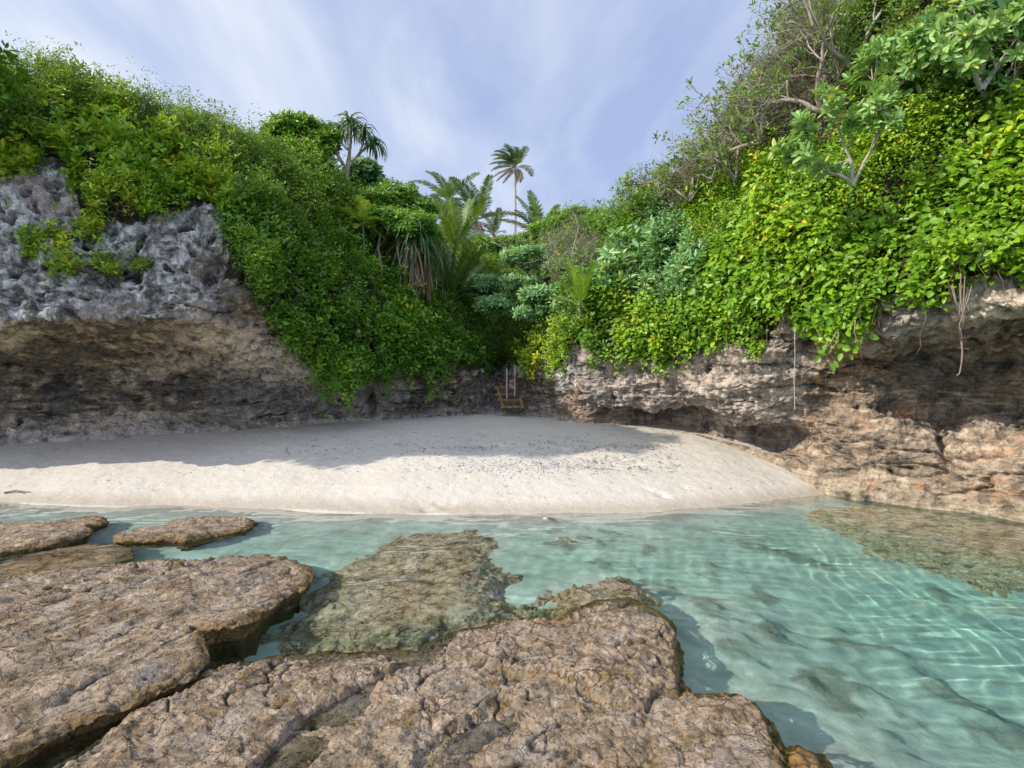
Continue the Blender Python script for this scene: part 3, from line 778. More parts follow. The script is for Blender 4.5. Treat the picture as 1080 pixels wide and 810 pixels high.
mean_cell = w_area.mean()
for q, (sty, lab, nm) in enumerate(ALLS):
    m = np.where(own == q)[0]
    if len(m) < 30: continue
    dens, nl, ll, lw, thick, rad = STY[sty]
    istuft = q >= nT
    A = w_area[m].sum()
    depth = Sp[m, 1].mean()
    if depth > 14: dens *= 0.8; ll *= 1.2
    if istuft: thick = 0.28; ll = 0.12; dens = 230
    if sty == 'vine' and 'big leaved' in lab: ll = 0.118; dens = 190
    n = int(min(A * dens * 2.0, 30000)); n = max(n, 25)
    pick = RNG.choice(m, n, p=w_area[m] / w_area[m].sum())
    C = Sp[pick] + RNG.normal(0, 0.05, (n, 3)); Nr = Sn[pick]
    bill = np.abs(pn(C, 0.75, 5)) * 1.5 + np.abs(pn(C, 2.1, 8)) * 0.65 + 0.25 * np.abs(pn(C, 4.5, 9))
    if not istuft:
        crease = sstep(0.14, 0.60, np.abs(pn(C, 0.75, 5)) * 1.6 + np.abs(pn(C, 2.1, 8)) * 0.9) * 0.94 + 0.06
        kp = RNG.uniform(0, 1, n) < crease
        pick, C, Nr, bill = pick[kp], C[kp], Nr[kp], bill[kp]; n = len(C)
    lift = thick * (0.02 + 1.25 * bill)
    # thin the mass towards its lower rim on bare rock
    u = RNG.uniform(0, 1, n) ** 0.45
    out = Nr * 0.75 + np.array([0, -0.15, 0.45]); out /= np.linalg.norm(out, axis=1)[:, None]
    C2 = C + out * (lift * u)[:, None]
    # hanging fringe
    lowd = veg_low(Spx[pick]) - Spy[pick]
    fr = (lowd < 26) & (Spx[pick] > 235)
    hang = np.where(fr, RNG.uniform(0, 1, n) ** 2.2 * sstep(-0.1, 0.5, pn(C * np.array([1, 1, 0.15]), 2.6, 31)) * 0.85, 0)
    C2[:, 2] -= hang; C2 += (np.array([0, -1, 0]) * 0.12)[None] * (hang[:, None] > 0)
    # stray shoots stick out of the surface
    shoot = RNG.uniform(0, 1, n) < 0.06
    C2[shoot] += (out[shoot] * 0.6 + np.array([0, 0, 0.5])) * RNG.uniform(0.1, 0.55, (shoot.sum(), 1))
    ax = out * 0.5 + np.array([-0.25, -0.25, 0.65]) + RNG.normal(0, 0.35, (n, 3))
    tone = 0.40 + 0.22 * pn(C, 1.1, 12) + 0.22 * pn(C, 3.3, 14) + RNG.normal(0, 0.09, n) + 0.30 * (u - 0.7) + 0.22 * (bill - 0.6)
    if sty == 'bright': tone = tone + (0.36 if istuft else 0.24)
    if sty == 'vine': tone = tone + 0.16 * pn(C, 0.45, 77)
    yel = sstep(0.1, 0.6, pn(C, 0.9, 222)) * (0.09 if sty in ('vine', 'bright') else 0.02) + 0.006
    tone = np.where(RNG.uniform(0, 1, n) < yel, 0.97, tone)
    if sty != 'grey': ll = ll * (0.62 + 0.55 * sstep(-0.35, 0.45, pn(C, 0.55, 333)))
    if sty == 'vine': sp = (1.0, 1.7); dr = 0.3
    elif sty in ('blue', 'bright'): sp = (0.75, 1.35); dr = 0.0
    else: sp = (0.6, 1.5); dr = 0.12
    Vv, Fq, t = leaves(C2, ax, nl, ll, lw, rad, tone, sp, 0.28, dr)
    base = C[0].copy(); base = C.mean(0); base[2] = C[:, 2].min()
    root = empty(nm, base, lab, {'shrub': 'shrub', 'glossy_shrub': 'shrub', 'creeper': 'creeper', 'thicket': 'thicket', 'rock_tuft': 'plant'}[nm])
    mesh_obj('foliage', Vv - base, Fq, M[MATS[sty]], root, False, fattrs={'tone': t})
    # stems
    tb = Tubes()
    ns = {'grey': 520, 'dark': 130, 'mid': 80, 'bright': 90, 'vine': 120, 'blue': 80}[sty]
    if istuft: ns = 16
    idx = RNG.choice(n, min(ns, n), replace=False)
    for i in idx:
        p0 = C[i] - Nr[i] * 0.1; p3 = C2[i] + (out[i] * RNG.uniform(0, 0.35) if sty == 'grey' else 0)
        j = RNG.normal(0, 0.12, (2, 3))
        pts = [p0, p0 * 0.66 + p3 * 0.34 + j[0], p0 * 0.33 + p3 * 0.67 + j[1], p3]
        tb.add(pts, RNG.uniform(0.006, 0.014), 0.003, 3)
        if sty == 'grey':
            for _ in range(4):
                t0 = RNG.uniform(0.3, 0.9); s0 = p0 * (1 - t0) + p3 * t0
                e = s0 + (out[i] * 0.5 + RNG.normal(0, 0.7, 3)) * RNG.uniform(0.2, 0.5)
                tb.add([s0, (s0 + e) / 2 + RNG.normal(0, 0.05, 3), e], 0.006, 0.002, 3)
    # long thin runners over the creeper
    if sty in ('vine', 'mid'):
        for i in RNG.choice(n, 16, replace=False):
            p = C2[i] + out[i] * 0.06; pts = [p]
            for _ in range(6):
                p = p + np.array([RNG.normal(0, 0.08), -0.01, -RNG.uniform(0.05, 0.2)]); pts.append(p)
            tb.add(pts, 0.0045, 0.0025, 3)
    tb.build('stems', M['bark_twig'] if sty == 'grey' else M['bark_brown'] if sty == 'vine' else M['bark_pale'] if sty == 'blue' else M['bark_brown'], root, base)


# ------------------------------------------------------------------ trees
def merge_leaf(parts):
    Vs, Fs, Ts, n = [], [], [], 0
    for V_, F_, T_ in parts:
        Vs.append(V_); Fs.append(F_ + n); Ts.append(T_); n += len(V_)
    return np.concatenate(Vs), np.concatenate(Fs), np.concatenate(Ts)


def curve(p, d, L, n=5, wob=0.12, lift=0.0, rng=RNG):
    pts = [np.array(p, float)]; d = np.array(d, float); d /= np.linalg.norm(d)
    for _ in range(n):
        d = d + rng.normal(0, wob, 3) + np.array([0, 0, lift]); d /= np.linalg.norm(d)
        pts.append(pts[-1] + d * L / n)
    return np.array(pts), d


def branchy(name, label, base, dirs, L, r, levels=4, kids=(4, 4, 4, 3), leaf='leaf_grey', leafp=0.5, ll=0.09, lw=0.42, nl=5, wob=0.16,
            bark='bark_pale', cat='tree', lift=0.02, spread=0.75, bias=(0, 0, 0.1), tone0=0.5, shrink=0.62, group=None):
    root = empty(name, base, label, cat, group)
    tb, tw = Tubes(), Tubes(); tips = []
    def grow(p, d, L, r, lv):
        pts, dd = curve(p, d, L, 6 if lv == 0 else 4, wob, lift)
        (tb if lv <= 1 else tw).add(pts, r, r * 0.5, 6 if lv == 0 else (4 if lv == 1 else 3))
        if lv >= levels - 1:
            tips.append((pts[-1], dd)); tips.append((pts[-2], dd)); return
        for q in range(kids[lv]):
            t = RNG.uniform(0.35, 1.0) if q else 1.0
            i = min(int(t * (len(pts) - 1)), len(pts) - 1)
            nd = dd + RNG.normal(0, spread, 3) + np.array(bias)
            grow(pts[i], nd, L * shrink * RNG.uniform(0.7, 1.2), r * 0.5 * (0.8 if q else 1.1), lv + 1)
    for d in dirs:
        grow(np.array(base, float), d, L * RNG.uniform(0.85, 1.1), r, 0)
    tb.build('trunk', M[bark], root, base); tw.build('twigs', M[bark], root, base)
    tips = [t for t in tips if RNG.uniform() < leafp]
    if tips:
        C = np.array([t[0] for t in tips]); A = np.array([t[1] for t in tips]) + np.array([-0.2, -0.2, 0.5])
        tone = tone0 + 0.2 * pn(C, 2.0, 3) + RNG.normal(0, 0.12, len(C))
        V_, F_, T_ = leaves(C, A, nl, ll, lw, 0.05, tone, (0.6, 1.4), 0.25, 0.1)
        mesh_obj('crown', V_ - np.array(base), F_, M[leaf], root, False, fattrs={'tone': T_})
    return root


def lobed_tree(name, label, base, lobes, leaf, dens=260, ll=0.1, lw=0.45, nl=7, bark='bark_brown', r=0.05, flat=0.6, cat='tree', tone0=0.5, seethru=0.0):
    """lobes: (px, py, Y, radius m)"""
    root = empty(name, base, label, cat)
    tb = Tubes(); parts = []
    base = np.array(base, float)
    for (px, py, Yd, rr) in lobes:
        c = at(px, py, Yd)
        mid = base * 0.5 + c * 0.5 + RNG.normal(0, 0.15, 3)
        tb.add([base, base * 0.75 + mid * 0.25 + RNG.normal(0, 0.05, 3), mid, c * 0.8 + mid * 0.2, c], r, r * 0.35, 5)
        n = int(dens * rr * rr * 9)
        q = RNG.normal(size=(n, 3)); q /= np.linalg.norm(q, axis=1)[:, None]
        rad = rr * RNG.uniform(0.35, 1, (n, 1)) ** 0.5 * (1 + 0.45 * pn(q * 1.3 + c, 1.3, 4))[:, None]
        C = c + q * rad * np.array([1, 1, flat])
        keep = pn(C, 2.3, 44) > -0.25 + seethru
        C = C[keep]; q = q[keep]
        A = q + np.array([-0.2, -0.2, 0.7])
        tone = tone0 + 0.22 * pn(C, 2.2, 5) + 0.12 * q[:, 2] + RNG.normal(0, 0.08, len(C))
        parts.append(leaves(C, A, nl, ll, lw, 0.06, tone, (0.7, 1.4), 0.22, 0.05))
        for i in RNG.choice(len(C), min(26, len(C)), replace=False):
            tb.add([c + RNG.normal(0, rr * 0.1, 3), (c + C[i]) / 2 + RNG.normal(0, 0.05, 3), C[i]], 0.014, 0.004, 3)
    V_, F_, T_ = merge_leaf(parts)
    tb.build('trunk', M[bark], root, base)
    mesh_obj('crown', V_ - base, F_, M[leaf], root, False, fattrs={'tone': T_})
    return root


def strips(name, lines, widths, mat, parent, base, tones, fold=0.25):
    """flat tapering leaf blades along 3D polylines; widths per blade"""
    Vs, Fs, Ts, n = [], [], [], 0
    for pts, w_, t in zip(lines, widths, tones):
        pts = np.asarray(pts); k_ = len(pts)
        T = np.gradient(pts, axis=0); T /= np.linalg.norm(T, axis=1)[:, None] + 1e-9
        s_ = np.cross(T, np.array([0, 0, 1.0])); ln = np.linalg.norm(s_, axis=1)[:, None]
        s_ = np.where(ln > 0.15, s_ / (ln + 1e-9), np.array([[1.0, 0, 0]]))
        up_ = np.cross(s_, T)
        ww = w_ * np.interp(np.linspace(0, 1, k_), [0, 0.25, 0.7, 1], [0.6, 1, 0.75, 0.06])[:, None]
        Vs.append(np.stack([pts - s_ * ww / 2 + up_ * ww * fold, pts, pts + s_ * ww / 2 + up_ * ww * fold], 1).reshape(-1, 3))
        a = np.arange(k_ - 1)[:, None] * 3
        f = np.concatenate([a + np.array([[0, 1, 4, 3]]), a + np.array([[1, 2, 5, 4]])]) + n
        Fs.append(f); Ts.append(np.full(len(f), t)); n += k_ * 3
    return mesh_obj(name, np.concatenate(Vs) - base, np.concatenate(Fs), mat, parent, False, fattrs={'tone': np.concatenate(Ts)})


def frond(parent, base, p, az, el, L, wind, mat, bend=1.6, nleaf=40, lf=0.24, tone=0.5, lw=0.028, droop=0.5):
    """one feather frond: rachis and leaflets"""
    n = 12; pts = [np.array(p, float)]
    d = np.array([math.cos(az) * math.cos(el), math.sin(az) * math.cos(el), math.sin(el)])
    for i in range(n):
        d = d + np.array([wind[0], wind[1], wind[2] - bend * 0.11 * (0.4 + i / n)]) * 0.5
        d /= np.linalg.norm(d); pts.append(pts[-1] + d * L / n)
    pts = np.array(pts)
    tb = Tubes(); tb.add(pts, L * 0.011, L * 0.003, 4)
    V1 = np.concatenate(tb.V); F1 = np.concatenate(tb.F)
    T = np.gradient(pts, axis=0); T /= np.linalg.norm(T, axis=1)[:, None]
    Vs, Fs, Ts, cnt = [V1], [F1], [np.full(len(F1), 0.75)], len(V1)
    for q in range(nleaf):
        s_ = 0.16 + 0.84 * q / (nleaf - 1)
        x = s_ * n; i = min(int(x), n - 1); c = pts[i] + (pts[i + 1] - pts[i]) * (x - i); t = T[i]
        side = np.cross(t, [0, 0, 1.0]); side /= np.linalg.norm(side) + 1e-6
        upv = np.cross(side, t)
        l = L * lf * (math.sin(math.pi * min(1, 0.12 + 0.83 * s_)) ** 0.6) * RNG.uniform(0.85, 1.1)
        for sg in (-1, 1):
            dd = side * sg * 0.8 + t * 0.65 + upv * 0.18 + np.array(wind) * 1.2 + RNG.normal(0, 0.06, 3)
            dd /= np.linalg.norm(dd)
            a = c; b_ = a + dd * l * 0.5; dd2 = dd + np.array([0, 0, -droop]) + np.array(wind) * 1.5; dd2 /= np.linalg.norm(dd2); e = b_ + dd2 * l * 0.5
            wv = t * lw * L * 0.5
            Vs.append(np.array([a - wv * 0.5, a + wv * 0.5, b_ + wv, e, b_ - wv])); Fs.append(np.array([[0, 1, 2, 4]]) + cnt)
            Fs.append(np.array([[4, 2, 3, 3]]) + cnt); Ts.append(np.full(2, tone + RNG.normal(0, 0.1))); cnt += 5
    Fa = np.concatenate(Fs)
    quad = Fa[Fa[:, 2] != Fa[:, 3]]; tri = Fa[Fa[:, 2] == Fa[:, 3]][:, :3]
    Ta = np.concatenate(Ts); Ta = np.concatenate([Ta[Fa[:, 2] != Fa[:, 3]], Ta[Fa[:, 2] == Fa[:, 3]]])
    return mesh_obj('frond', np.concatenate(Vs) - base, [quad, tri], mat, parent, False, fattrs={'tone': np.clip(Ta, 0, 1)})


def palm(label, foot, crown, nf, L, wind=(0, 0, 0), mat='leaf_palm', dead=2, r=0.12, els=(-0.5, 1.35), bend=1.8, lf=0.24, nuts=False, azs=None, droop=0.5, tone=0.5, name='coconut_palm'):
    foot = np.array(foot); crown = np.array(crown)
    root = empty(name, foot, label, 'palm')
    mid = (foot + crown) / 2 + np.array([0.12, 0, 0]) * np.linalg.norm(crown - foot) * 0.12
    tb = Tubes()
    ts = np.linspace(0, 1, 14)
    pts = [(1 - t) ** 2 * foot + 2 * t * (1 - t) * mid + t * t * crown for t in ts]
    tb.add(pts, r, r * 0.62, 8); tb.build('trunk', M['bark_palm'], root, foot)
    for i in range(nf):
        az = (azs[i % len(azs)] if azs else i * 2.399) + RNG.normal(0, 0.15)
        u_ = i / max(1, nf - 1)
        el = els[0] + (els[1] - els[0]) * u_ + RNG.normal(0, 0.08)
        isd = i < dead
        frond(root, foot, crown, az, el if not isd else -0.5, L * RNG.uniform(0.85, 1.1) * (0.85 if isd else 1), wind, M['leaf_dead'] if isd else M[mat], bend, lf=lf,
              tone=tone + RNG.normal(0, 0.12), droop=droop)
    if nuts:
        for q in range(6):
            a = q * 1.05; c = crown + np.array([math.cos(a) * r * 2, math.sin(a) * r * 2, -r * 2.2 - 0.05 * (q % 2)])
            nn = 8; th = np.linspace(0, math.pi, 6); ph = np.arange(nn) / nn * 2 * math.pi
            rr = r * 1.1
            V_ = np.array([[c[0] + rr * math.sin(t) * math.cos(p_), c[1] + rr * math.sin(t) * math.sin(p_), c[2] + rr * 1.25 * math.cos(t)] for t in th for p_ in ph])
            i_ = np.arange(6 * nn).reshape(6, nn); j_ = np.roll(i_, -1, 1)
            F_ = np.stack([i_[:-1], i_[1:], j_[1:], j_[:-1]], -1).reshape(-1, 4)
            mesh_obj('coconut', V_ - foot, F_, M['wood_red'], root, True)
    return root


WIND = (-0.22, 0.0, 0.02)
palm('tall windswept coconut palm standing alone above the ridge', at(543, 262, 60), at(543, 176, 60), 30, 2.9, (-0.22, 0, 0.05), r=0.15, dead=7, els=(-0.2, 1.35), bend=2.0, lf=0.24, tone=0.05)
palm('coconut palm with orange nuts, leftmost palm of the clump behind the gully', at(472, 262, 38), at(473, 213, 38), 18, 2.7, (-0.06, 0, 0.03), r=0.13, dead=1, nuts=True, bend=1.9, tone=0.45)
palm('windblown coconut palm with ragged fronds right of the nut bearing palm', at(503, 280, 34), at(502, 232, 34), 18, 2.8, (-0.10, 0, 0.05), r=0.12, dead=4, bend=1.8, tone=0.4)
palm('low young palm with upright yellowish fronds in the palm clump', at(478, 300, 24), at(479, 264, 24), 12, 2.3, (-0.05, 0, 0.05), r=0.10, dead=1, els=(0.3, 1.4), bend=1.1, tone=0.72)
palm('small palm between the tall palm and the ragged palm', at(522, 270, 36), at(521, 248, 36), 9, 1.7, (-0.10, 0, 0.05), r=0.09, dead=0, els=(0.1, 1.4), tone=0.5)
palm('palm on the ridge just right of the tall palm', at(568, 272, 34), at(567, 248, 34), 13, 2.4, (-0.08, 0, 0.05), r=0.09, dead=0, els=(0.0, 1.45), bend=1.2, tone=0.6)
palm('broad leaved young palm in the shade above the gully', at(476, 345, 18), at(476, 318, 18), 9, 2.0, (0, 0, 0.03), 'leaf_palm', 0, 0.07, (0.5, 1.4), 0.9, 0.2, droop=0.2, tone=0.35)
palm('dark palm leaning over the gully behind the shaded young palm', at(512, 345, 21), at(505, 290, 21), 10, 1.9, (0.03, 0, 0), 'leaf_palm', 3, 0.08, (-0.3, 1.2), 1.6, 0.25, tone=0.2)
palm('bright young palm with one upright frond on the right slope', at(613, 336, 13.9), at(611, 322, 13.6), 8, 1.15, (-0.06, 0, 0.03), 'leaf_palm_young', 0, 0.05, (0.15, 1.5), 1.3, 0.22, droop=0.2, tone=0.55)
palm('tiny yellow palm on a thin stem in front of the left hollow', at(384, 300, 15.3), at(383, 238, 15.3), 14, 0.75, (0.05, 0, 0), 'leaf_palm_young', 0, 0.035, (-0.3, 1.4), 1.6, 0.32, tone=0.75)


# screw pine with drooping strap-leaf heads
def strap_head(parent, base, c, L, n, tone=0.5, mat='leaf_strap', down=0.0, w_=0.06, out=1.0):
    lines, ws, ts = [], [], []
    for q in range(n):
        az = q * 2.399; el = RNG.uniform(-0.5, 1.4) - down
        d = np.array([math.cos(az) * math.cos(el) * out, math.sin(az) * math.cos(el) * out, math.sin(el)])
        p = np.array(c, float) + RNG.normal(0, 0.03, 3); pts = [p]
        l = L * RNG.uniform(0.7, 1.2)
        for i in range(7):
            d = d + np.array([0, 0, -0.30 - 0.05 * i]); d /= np.linalg.norm(d); p = p + d * l / 7; pts.append(p)
        lines.append(pts); ws.append(w_ * RNG.uniform(0.7, 1.2)); ts.append(np.clip(tone + RNG.normal(0, 0.18), 0, 1))
    return strips('leaf_head', lines, ws, M[mat], parent, base, ts)


b0 = at(366, 212, 17.5)
pr = empty('screw_pine', b0, 'screw pine with forked pale trunk and drooping strap leaf heads on the left skyline', 'tree')
tb = Tubes()
P_ = lambda x, y, d=17.5: at(x, y, d)
tb.add([b0, P_(365, 195), P_(366, 180), P_(368, 168)], 0.085, 0.065, 8)
tb.add([P_(366, 180), P_(360, 170, 17.3), P_(354, 160, 17.2), P_(349, 150, 17.1)], 0.055, 0.04, 6)
tb.add([P_(368, 168), P_(369, 155), P_(370, 140)], 0.06, 0.045, 6)
tb.add([P_(367, 176), P_(374, 168, 17.6), P_(381, 160, 17.7), P_(391, 152, 17.8)], 0.05, 0.035, 6)
tb.add([P_(378, 164, 17.6), P_(382, 154, 17.3), P_(380, 146, 17.3)], 0.04, 0.03, 6)
tb.add([P_(369, 160), P_(361, 152, 17.8), P_(358, 146, 17.8)], 0.035, 0.03, 6)
tb.build('trunk', M['bark_pale'], pr, b0)
for (x, y, d, L, n) in ((347, 146, 17.1, 0.62, 60), (370, 131, 17.5, 0.72, 75), (395, 151, 17.8, 0.62, 55), (384, 138, 17.3, 0.58, 50), (357, 137, 17.8, 0.55, 45)):
    strap_head(pr, b0, P_(x, y, d), L, n, 0.45)

# hanging skirts of dead strap leaves left of the palms
for (x, y, d, L, n, tn, lb) in ((438, 250, 15.6, 1.6, 46, 0.35, 'screw pine clump with long reddish dead leaves hanging beside the left hollow'),
                                (452, 262, 16.2, 1.3, 46, 0.5, 'green strap leaved clump between the left hollow and the palms')):
    base = at(x, y + 55, d)
    rt = empty('screw_pine', base, lb, 'tree')
    tb = Tubes(); tb.add([base, at(x - 3, y + 25, d), at(x, y, d)], 0.07, 0.05, 6); tb.build('trunk', M['bark_brown'], rt, base)
    strap_head(rt, base, at(x, y, d), L * 0.75, n, tn, 'leaf_strap', 0.25)
    strap_head(rt, base, at(x - 3, y + 6, d - 0.2), L, int(n * 0.5), 0.4, 'leaf_dead', 0.8, 0.05, 0.35)
base = at(442, 312, 15.2)
rt = empty('dead_leaf_bunch', at(442, 318, 15.2), 'bunch of dry pinkish leaves hanging below the screw pines', 'dead leaves')
strips('leaf_head', [[at(441 + RNG.uniform(-4, 4), 290, 15.2), at(440 + RNG.uniform(-6, 6), 302, 15.1), at(437 + RNG.uniform(-7, 5), 318 + RNG.uniform(-6, 4), 15.1)] for _ in range(26)],
       [0.06] * 26, M['leaf_dead'], rt, at(442, 318, 15.2), list(RNG.uniform(0.4, 1, 26)))

lobed_tree('leafy_tree', 'tree with fan shaped leaf tufts on the skyline left of the screw pine', at(318, 190, 16.3), [(300, 142, 16.5, 0.55), (318, 138, 16.8, 0.6), (337, 148, 17, 0.6), (325, 165, 16.3, 0.6)], 'leaf_bright', 150, 0.17, 0.35, 8, tone0=0.3)
lobed_tree('leafy_tree', 'loose blue green tree behind the screw pine trunk', at(385, 215, 20), [(385, 182, 20, 0.6), (395, 195, 20, 0.5), (372, 190, 20, 0.6)], 'leaf_blue', 150, 0.15, 0.4, 8, tone0=0.25, seethru=0.1)
lobed_tree('leafy_tree', 'flat topped tree shading the dark hollow left of the palms', at(408, 300, 16.3), [(395, 218, 16.5, 0.8), (420, 212, 17, 0.8), (437, 222, 17, 0.65), (405, 238, 16, 0.9), (432, 240, 15.8, 0.75), (375, 232, 16, 0.6)], 'leaf_mid', 170, 0.12, 0.45, 7, 'bark_pale', 0.04, 0.5, tone0=0.5)
for (x, lb) in ((384, 'thin pale bare stem at the left of the dark hollow'), (400, 'thin crooked stem in the middle of the dark hollow'), (420, 'thin pale bare stem at the right of the dark hollow')):
    base = at(x, 305, 15.5)
    rt = empty('thin_tree', base, lb, 'tree')
    tb = Tubes(); tb.add([base, at(x + 3, 285, 15.5), at(x - 1, 262, 15.6), at(x + 2, 240, 15.8)], 0.035, 0.025, 6)
    tb.add([at(x - 1, 262, 15.6), at(x + 7, 250, 15.8), at(x + 11, 240, 15.9)], 0.02, 0.012, 5)
    tb.build('trunk', M['bark_pale'], rt, base)
lobed_tree('umbrella_bush', 'pale green bush with flat layered tufts over the gully', at(575, 352, 16.2), [(556, 272, 17, 0.75), (590, 284, 16.5, 0.6), (548, 300, 16.6, 0.55), (575, 312, 15.9, 0.7), (600, 322, 15.5, 0.6), (560, 330, 16, 0.5), (525, 322, 17, 0.7), (512, 300, 18, 0.7)], 'leaf_blue', 190, 0.11, 0.42, 7, 'bark_pale', 0.045, 0.34, 'bush', tone0=0.55, seethru=0.08)
lobed_tree('leafy_tree', 'low dark tree filling the saddle behind the palm clump', at(505, 285, 31), [(462, 256, 32, 1.1), (485, 258, 32, 1.1), (508, 262, 31, 1.1), (530, 264, 31, 1.1), (552, 262, 31, 1.1), (572, 258, 31, 1.0), (445, 250, 30, 1.0)], 'leaf_dark', 120, 0.19, 0.45, 6, tone0=0.35)
lobed_tree('leafy_tree', 'round green tree on the ridge right of the palms', at(612, 275, 22), [(583, 248, 22, 0.9), (603, 236, 22.5, 1.0), (622, 243, 22, 0.8), (640, 252, 21.5, 0.8), (595, 262, 21, 0.9)], 'leaf_vine', 150, 0.13, 0.45, 7, 'bark_pale', tone0=0.25, seethru=0.05)
branchy('dead_bush', 'leafless grey brown bush below the ridge right of the palms', at(600, 315, 15.8), [(-0.5, 0, 1), (0.2, 0, 1), (0.6, 0, 0.9), (-0.1, -0.3, 1)], 1.1, 0.03, 4, (5, 4, 4, 3), leafp=0.04, bias=(0, 0, 0.25), cat='bush')
branchy('dead_bush', 'leafless grey bush behind the pale green umbrella bush', at(580, 320, 17.2), [(-0.5, 0, 1), (0.3, 0, 1), (0, -0.3, 1)], 1.3, 0.03, 4, (5, 4, 4, 3), leafp=0.08, bias=(0, 0, 0.25), cat='bush')
# trees added beyond the left edge of view to shade the back beach
for (lb, bx, cs) in (('big tree added beyond the left edge to shade the beach', (-12.6, 10.6, 5.2), ((-10.3, 9.2, 7.7, 1.5), (-10.4, 8.5, 9.0, 1.4), (-11.5, 9.5, 9.2, 1.5))),
                     ('second tree added beyond the left edge to shade the beach', (-14.6, 10.2, 5.5), ((-11.6, 7.75, 9.6, 1.5), (-12.4, 8.6, 7.9, 1.5), (-11.6, 7.5, 10.8, 1.4)))):
    lobed_tree('added_shade_tree', lb, bx, [(540 + x_ / y_ * F, HY - (z_ - CH) / y_ * F, y_, r_) for x_, y_, z_, r_ in cs], 'leaf_mid', 90, 0.17, 0.5, 7, 'bark_pale', 0.12, 0.75)
# bare-branched trees of the right crest
for args in (
    ('grey branched tree with hardly any leaves on the middle of the right crest', (802, 150, 12.0), [(-1, -0.1, 0.5), (-0.5, 0, 1), (0.1, -0.2, 1), (-1, 0.2, 0.15)], 1.15, 0.05, 0.28),
    ('pale branched tree spreading against the sky at the top of the right crest', (868, 118, 11.0), [(-1, -0.2, 0.9), (-0.3, 0, 1), (-1, 0, 0.35), (0.3, -0.2, 1)], 1.3, 0.055, 0.25),
    ('brown twiggy tree low on the right crest', (728, 212, 14.0), [(-0.8, -0.1, 0.7), (-0.2, 0, 1), (0.4, -0.3, 1)], 1.0, 0.04, 0.3),
    ('olive twiggy tree at the lower end of the right crest', (690, 238, 15.5), [(-0.7, 0, 0.8), (0.1, 0, 1)], 0.9, 0.035, 0.5),
    ('tangled bare tree just above the bright creeper', (775, 190, 12.6), [(-0.8, -0.3, 0.5), (0.4, -0.3, 0.9), (-0.2, -0.3, 1)], 1.2, 0.04, 0.15),
    ('high bare tree leaning left beneath the top edge of the picture', (905, 80, 10.8), [(-1, 0, 0.7), (-0.6, 0.1, 1), (0.1, 0, 1)], 1.4, 0.05, 0.3),
):
    lb, (x, y, d), dirs, L, r, lp = args
    branchy('bare_branched_tree', lb, at(x, y, d), dirs, L, r, 5, (4, 4, 3, 3), leafp=lp * 0.8, ll=0.10, bias=(-0.08, 0, 0.12), wob=0.2, tone0=0.55, spread=0.7)
branchy('rosette_tree', 'thick pale trunked tree with big leaf rosettes at the upper right', at(908, 135, 9.3), [(0.55, 0.1, 0.85), (0.95, 0.1, 0.8)], 1.3, 0.052, 4, (4, 4, 4, 3), 'leaf_pale', 0.95, 0.17, 0.42, 9, bias=(0.45, -0.1, 0.05), tone0=0.6, shrink=0.6, spread=0.55)
branchy('rosette_tree', 'pale leaved tree filling the top right corner above the dark trunks', at(1035, 95, 8.6), [(-0.45, -0.1, 0.9), (0.25, -0.1, 1)], 1.1, 0.045, 4, (5, 4, 4, 3), 'leaf_pale', 0.95, 0.15, 0.42, 9, bias=(-0.1, -0.25, 0.05), tone0=0.65, shrink=0.6, spread=0.7)
branchy('rosette_branch', 'leaning branch with big pale rosettes standing out of the creeper', at(900, 195, 8.7), [(-0.55, -0.2, 1.0), (0.0, -0.2, 1.0), (-0.9, -0.2, 0.7)], 0.85, 0.03, 4, (3, 3, 3, 2), 'leaf_pale', 0.9, 0.145, 0.42, 9, bias=(-0.15, 0, 0.12), tone0=0.6, shrink=0.55, spread=0.5, cat='shrub')
branchy('rosette_tree', 'tall trunks with dark foliage at the right edge behind the creeper', at(1050, 140, 8.9), [(0, 0, 1), (0.35, 0, 1)], 1.5, 0.06, 4, (4, 4, 4, 3), 'leaf_blue', 0.9, 0.18, 0.42, 8, bias=(0, 0, 0.2), tone0=0.5)

# ------------------------------------------------------------------ reef slabs


def sdf(X, Y, poly):
    d = segd(X, Y, np.vstack([poly, poly[:1]])); ins_ = np.zeros(X.shape, bool)
    n = len(poly)
    for i in range(n):
        ax, ay = poly[i]; bx, by = poly[(i + 1) % n]
        c = ((ay > Y) != (by > Y)) & (X < (bx - ax) * (Y - ay) / (by - ay + 1e-12) + ax)
        ins_ ^= c
    return np.where(ins_, d, -d)


REEFS = []


